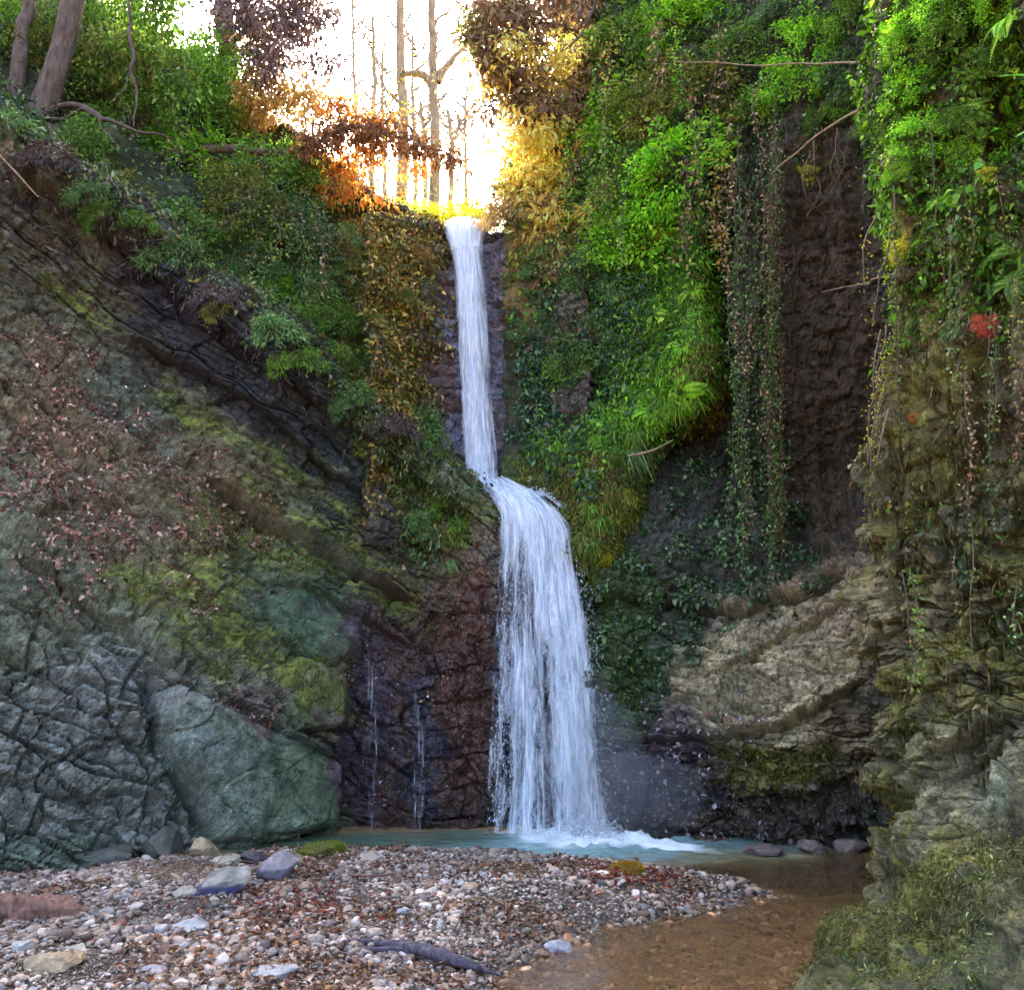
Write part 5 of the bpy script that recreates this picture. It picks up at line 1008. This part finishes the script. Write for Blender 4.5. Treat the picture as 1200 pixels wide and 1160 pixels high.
tree('tree', 'dark tree against the sky left of the gap with long purple brown leaves', ([(270, 140, 14.8), (266, 70, 14.8), (262, 0, 14.8), (262, -90, 14.9)], [.2, .19, .18, .15]),
     [([(264, 60, 14.8), (290, 30, 14.5), (330, 20, 14), (390, 30, 13.6)], [.07, .05, .035, .01]), ([(288, 20, 14.9), (286, -60, 15)], [.13, .12]), ([(290, 60, 14.5), (340, 70, 14), (400, 78, 13.6)], [.04, .025, .008])],
     [('purple', [(290, 10, 60, 40, 14.2, 60), (345, 30, 50, 40, 13.7, 55), (320, 70, 50, 36, 13.7, 40), (372, 72, 30, 14, 13.5, 14), (400, 74, 18, 5, 13.4, 5), (360, -10, 60, 30, 14, 30), (385, 20, 22, 12, 13.5, 8)], 20), ('ochre', [(320, 110, 50, 36, 13.8, 60), (360, 120, 30, 30, 13.7, 30), (300, 130, 40, 30, 14, 40)], 20), ('green', [(215, 70, 60, 36, 14, 60), (240, 110, 50, 40, 13.8, 50), (265, 70, 40, 34, 14.2, 40)], 26), ('umber', [(300, 60, 50, 44, 14.3, 60), (340, 10, 60, 40, 14.2, 60), (280, 20, 40, 30, 14.6, 30)], 22)], BARK, L=.13, W=.04)
tree('tree', 'autumn tree with a level limb and orange to maroon leaves over the gap', ([(175, 190, 12.6), (220, 178, 12.7), (280, 176, 12.8), (330, 180, 12.9), (365, 172, 12.9)], [.09, .08, .07, .06, .05]),
     [([(365, 172, 12.9), (410, 150, 12.9), (460, 160, 12.9), (500, 170, 12.8), (535, 192, 12.7)], [.045, .035, .025, .015, .005]), ([(365, 172, 12.9), (385, 200, 13), (400, 225, 13)], [.03, .015, .006]), ([(400, 152, 12.9), (395, 130, 13), (385, 115, 13)], [.02, .01, .004])],
     [('maroon', [(400, 152, 45, 20, 12.9, 42), (450, 160, 40, 20, 12.9, 38), (490, 172, 30, 14, 12.8, 18), (522, 182, 20, 10, 12.7, 9), (370, 165, 30, 22, 12.9, 26), (535, 195, 10, 8, 12.6, 3)], 22),
      ('orange', [(400, 122, 34, 12, 13.1, 18), (440, 136, 34, 10, 13.1, 14), (405, 195, 22, 28, 13.2, 26), (430, 185, 26, 20, 13.1, 14), (440, 225, 34, 14, 13.1, 10), (385, 225, 14, 20, 13.1, 12), (490, 195, 18, 14, 12.9, 8)], 22)], BARK, L=.12, W=.04)
tree('tree', 'brown leaved tree overhanging the gap from the right with a grey trunk', ([(668, 320, 12.4), (664, 230, 12.6), (668, 150, 12.8), (680, 60, 13), (692, -60, 13.2)], [.2, .18, .16, .14, .12]),
     [([(676, 90, 12.9), (640, 100, 12.6), (610, 125, 12.4), (580, 150, 12.3)], [.05, .04, .02, .006]), ([(682, 40, 13), (630, 30, 12.6), (570, 45, 12.3), (535, 40, 12.2)], [.06, .05, .03, .008]), ([(630, 90, 12.3), (665, 60, 12.2), (690, 20, 12.1), (705, -20, 12)], [.01, .016, .022, .025])],
     [('umber', [(575, 15, 45, 40, 12.6, 75), (620, 30, 40, 40, 12.7, 60), (600, 80, 50, 26, 12.5, 50), (640, 120, 44, 26, 12.4, 55), (600, 115, 30, 16, 12.4, 18), (660, 0, 50, 30, 12.8, 40), (570, 60, 26, 18, 12.3, 18), (575, 130, 12, 14, 12.3, 6), (690, 100, 30, 60, 12.6, 40)], 22),
      ('gold', [(650, 70, 50, 40, 12.6, 50), (620, 150, 40, 40, 12.4, 60), (625, 215, 44, 44, 12.5, 60), (600, 60, 40, 30, 12.2, 20), (640, 270, 34, 34, 12.2, 40), (700, 80, 24, 60, 12.9, 46), (595, 100, 30, 20, 12.7, 18)], 22), ('olive', [(560, 40, 24, 30, 12.5, 18), (600, 10, 40, 20, 12.7, 20)], 22)], BARK, L=.14, W=.045)
def bare(label, x, y, w_, d_, top, fork=None, group=None, seed=0, lf=None):
    b = VR; s = d_ / 1000; pts = [(x, y, d_), (x + b.uniform(-3, 3), y - (y - top) * .35, d_), (x + b.uniform(-4, 4), y - (y - top) * .7, d_), (x + b.uniform(-5, 5), top, d_)]
    br = list(fork or [])
    for k in range(12):
        yy = VR.uniform(top + 10, y - 90); sg = VR.choice((-1, 1)); l = VR.uniform(12, 34); br.append(([(x, yy, d_), (x + sg * l * .5, yy - l * .5, d_ + .2), (x + sg * l, yy - l * 1.4, d_ + .3)], [.045, .03, .012]))
        for m_ in range(3):
            f_ = VR.uniform(.3, .9); bx, by = x + sg * l * f_, yy - l * (f_ + .4 * f_ * f_); br.append(([(bx, by, d_ + .2), (bx + VR.uniform(-14, 14), by - VR.uniform(6, 22), d_ + .3)], [.022, .009]))
    lf = (lf or []) + [('yellow' if seed % 2 else 'gold', [(x, y - 30, 16, 22, d_, 12), (x + 6, y - 95, 14, 40, d_, 10), (x - 4, y - 170, 14, 40, d_, 6)], 9)]
    tree('bare_tree', label, (pts, [w_ / 2 * s, w_ * .42 * s, w_ * .36 * s, w_ * .3 * s]), br, lf or [], GLAREB, 'tree', group, 8, L=.1, W=.04)
bare('pale forked tree standing in the middle of the gap above the upper fall', 508, 262, 15, 19, -60, [([(509, 105, 19), (500, 92, 18.9), (485, 86, 18.8), (470, 88, 18.8)], [.12, .10, .08, .06]), ([(472, 88, 18.8), (469, 60, 18.8)], [.04, .015]), ([(512, 95, 19), (528, 75, 19), (548, 50, 19), (556, 30, 19)], [.10, .08, .05, .02])])
bare('pale straight tree left of the forked one in the gap', 470, 268, 16, 20, -60, lf=[('yellow', [(470, 120, 14, 50, 20, 16)], 8)])
for x, y, w_, d_, t_ in [(435, 262, 8, 24, 20), (452, 262, 6, 26, 60), (487, 262, 6, 25, 40), (497, 262, 7, 23, 120), (528, 262, 8, 25, 130), (545, 262, 5, 27, 100), (415, 262, 6, 28, -20)]:
    bare('thin pale bare tree among those seen through the gap above the upper fall', x, y, w_, d_, t_, group='thin bare trees behind the gap', seed=int(x))
# plateau behind the falls with yellow brush
X, Y = np.meshgrid(np.linspace(-14, 14, 150), np.linspace(12.9, 60, 170)); q = np.stack([X, Y, 0 * X], -1)
Zp = 7.95 + sstep(14, 30, Y) * 1.2 + fbm(q * .5, 3, 3) * .2 + sstep(1.3, 5, np.abs(X + .8)) * 3 * sstep(13, 17, Y)
cc = paint(PIX(q), q, (150, 130, 60), [], 30)
o = mesh('hilltop', np.stack([X, Y, Zp], -1).reshape(-1, 3), grid_faces(170, 150), ROCK, True, {'Col': cc.reshape(-1, 3), 'wet': 0 * X.ravel()}); HT = Sheet(); HT.Q = np.stack([X, Y, Zp], -1).reshape(-1, 3); HT.N = gnormal(np.stack([X, Y, Zp], -1)).reshape(-1, 3); HT.U = PIX(HT.Q); HT.Ub = HT.U; HT.area = np.full(len(HT.Q), .05)
if HT.N[:, 2].mean() < 0: HT.N = -HT.N
tag(obj('hilltop', o), kind='structure')
cover('undergrowth', HT, (HT.Q[:, 1] < 26) * 1.0, 26000, .16, .07, [(210, 196, 60), (160, 160, 50), (200, 180, 90), (150, 120, 60)], 'yellow brush on the ground behind the notch', 230, lift=.5, out=.8, droop=0)
for i, (x, y, d_) in enumerate([(455, 258, 14.5), (480, 256, 15), (505, 258, 14.6), (530, 254, 14.9), (555, 256, 14.5), (580, 254, 14), (520, 246, 17), (465, 240, 17), (550, 240, 16), (495, 244, 18), (440, 248, 16)]):
    e = empty('shrub', tuple(P(x, y + 6, d_))); tag(e, 'sunlit yellow green shrub just behind the top of the upper fall', 'shrub', 'yellow shrubs behind the notch'); s = R_.uniform(.42, .6); e.scale = (s, s, s * .8); e.rotation_euler = (0, 0, R_.random() * 6)
    a, b = WIL[i % 2]; c = obj('crown', a, e); setmat(c, LM['yellow']); obj('stem', b, e)
for i, (x, y, d_, s) in enumerate([(600, 232, 12.9, .5), (585, 212, 13.1, .45), (622, 215, 12.9, .45)]):
    e = empty('shrub', tuple(P(x, y + 6, d_))); tag(e, 'olive green bush at the right side of the gap above the upper fall', 'shrub', 'olive bushes right of the gap'); e.scale = (s, s, s); e.rotation_euler = (0, 0, R_.random() * 6)
    a, b = FINE[i % 2]; c = obj('crown', a, e); setmat(c, LM['olive']); obj('stem', b, e)

for i in range(26):
    x = VR.uniform(655, 850); y0 = VR.uniform(-20, 200); y1 = y0 + VR.uniform(90, 220); q_, n_ = near(RB, x, y0); q2, n2 = near(RB, x + VR.uniform(-15, 15), y1); d0 = q_[1] - .75; d1 = q2[1] - .55
    vine([(x, y0, d0), (x + VR.uniform(-12, 12), (y0 + y1) / 2, (d0 + d1) / 2 - .1), (x + VR.uniform(-15, 15), y1, d1)], 'long leafy tendril hanging through the green on the upper right slope', 'tendrils on the upper right slope', VR.choice(['lime', 'green', 'gold', 'umber', 'green']), .07, VR.choice([25, 50, 80]), 100 + i, .006, .06)
for i in range(16):
    x = VR.uniform(70, 400); y0 = VR.uniform(60, 160) + x * .3; y1 = y0 + VR.uniform(60, 130); q_, n_ = near(LB, x, y0); d0 = q_[1] - .8
    vine([(x, y0, d0), (x + VR.uniform(-12, 12), (y0 + y1) / 2, d0 - .1), (x + VR.uniform(-15, 15), y1, d0 - .15)], 'thin drooping branch with sparse leaves before the shrubs of the left bank', 'drooping branches on the left bank', VR.choice(['green', 'olive', 'umber', 'lime']), .07, VR.choice([20, 45]), 140 + i, .008, .06)
for i in range(22):
    x = VR.uniform(1045, 1200); y0 = VR.uniform(150, 700); y1 = y0 + VR.uniform(60, 200); q_, n_ = near(NW, x, y0); q2, n2 = near(NW, x - 5, y1); d0 = q_[1] - .1; d1 = q2[1] - .1
    vine([(x, y0, d0), (x + VR.uniform(-8, 8), (y0 + y1) / 2, (d0 + d1) / 2 - .06), (x + VR.uniform(-8, 8), y1, d1)], 'mossy creeper trailing down the face of the near right wall', 'creepers on the face of the near wall', VR.choice(['olive', 'green', 'olive', 'deep', 'umber']), .03, VR.choice([60, 110]), 170 + i, .005, .02)


# ------------------------------------------------------------------ camera, light
cam = bpy.data.cameras.new('camera'); co = bpy.data.objects.new('camera', cam); COL.objects.link(co)
co.location = (0, 0, EYE); co.rotation_euler = (math.pi / 2 + PITCH, 0, 0)
cam.sensor_width = 36; cam.lens = 30; cam.clip_start = .05; cam.clip_end = 1000
sc.camera = co
w = bpy.data.worlds.new('World'); sc.world = w; w.use_nodes = True; nt = w.node_tree; nt.nodes.clear()
SUN_EL, SUN_AZ = math.radians(44), math.radians(-14)      # azimuth from +Y towards +X
sky = nt.nodes.new('ShaderNodeTexSky'); sky.sky_type = 'NISHITA'; sky.sun_disc = False; sky.sun_elevation = SUN_EL; sky.sun_rotation = SUN_AZ
sky.air_density = .7; sky.dust_density = 5.0; sky.ozone_density = 0
bg = nt.nodes.new('ShaderNodeBackground'); bg.inputs['Strength'].default_value = .15
wo = nt.nodes.new('ShaderNodeOutputWorld'); nt.links.new(sky.outputs[0], bg.inputs[0]); nt.links.new(bg.outputs[0], wo.inputs[0])
sl = bpy.data.lights.new('sun', 'SUN'); sl.energy = 4.0; sl.angle = math.radians(.6); sl.color = (1, .87, .68)
so = bpy.data.objects.new('sun', sl); COL.objects.link(so)
so.rotation_euler = (math.pi / 2 - SUN_EL, 0, math.pi - SUN_AZ)
from mathutils import Vector
d = Vector((math.sin(SUN_AZ) * math.cos(SUN_EL), math.cos(SUN_AZ) * math.cos(SUN_EL), math.sin(SUN_EL)))
so.rotation_euler = d.to_track_quat('Z', 'Y').to_euler(); so.location = d * 30
sc.view_settings.view_transform = 'Standard'; sc.view_settings.look = 'None'; sc.view_settings.exposure = 3.05; sc.view_settings.gamma = 1
cy = sc.cycles; cy.use_adaptive_sampling = True; cy.adaptive_threshold = .03; cy.max_bounces = 6; cy.diffuse_bounces = 2; cy.glossy_bounces = 2; cy.transmission_bounces = 4; cy.transparent_max_bounces = 24; cy.volume_bounces = 0
cy.sample_clamp_indirect = 6; cy.caustics_reflective = False; cy.caustics_refractive = False
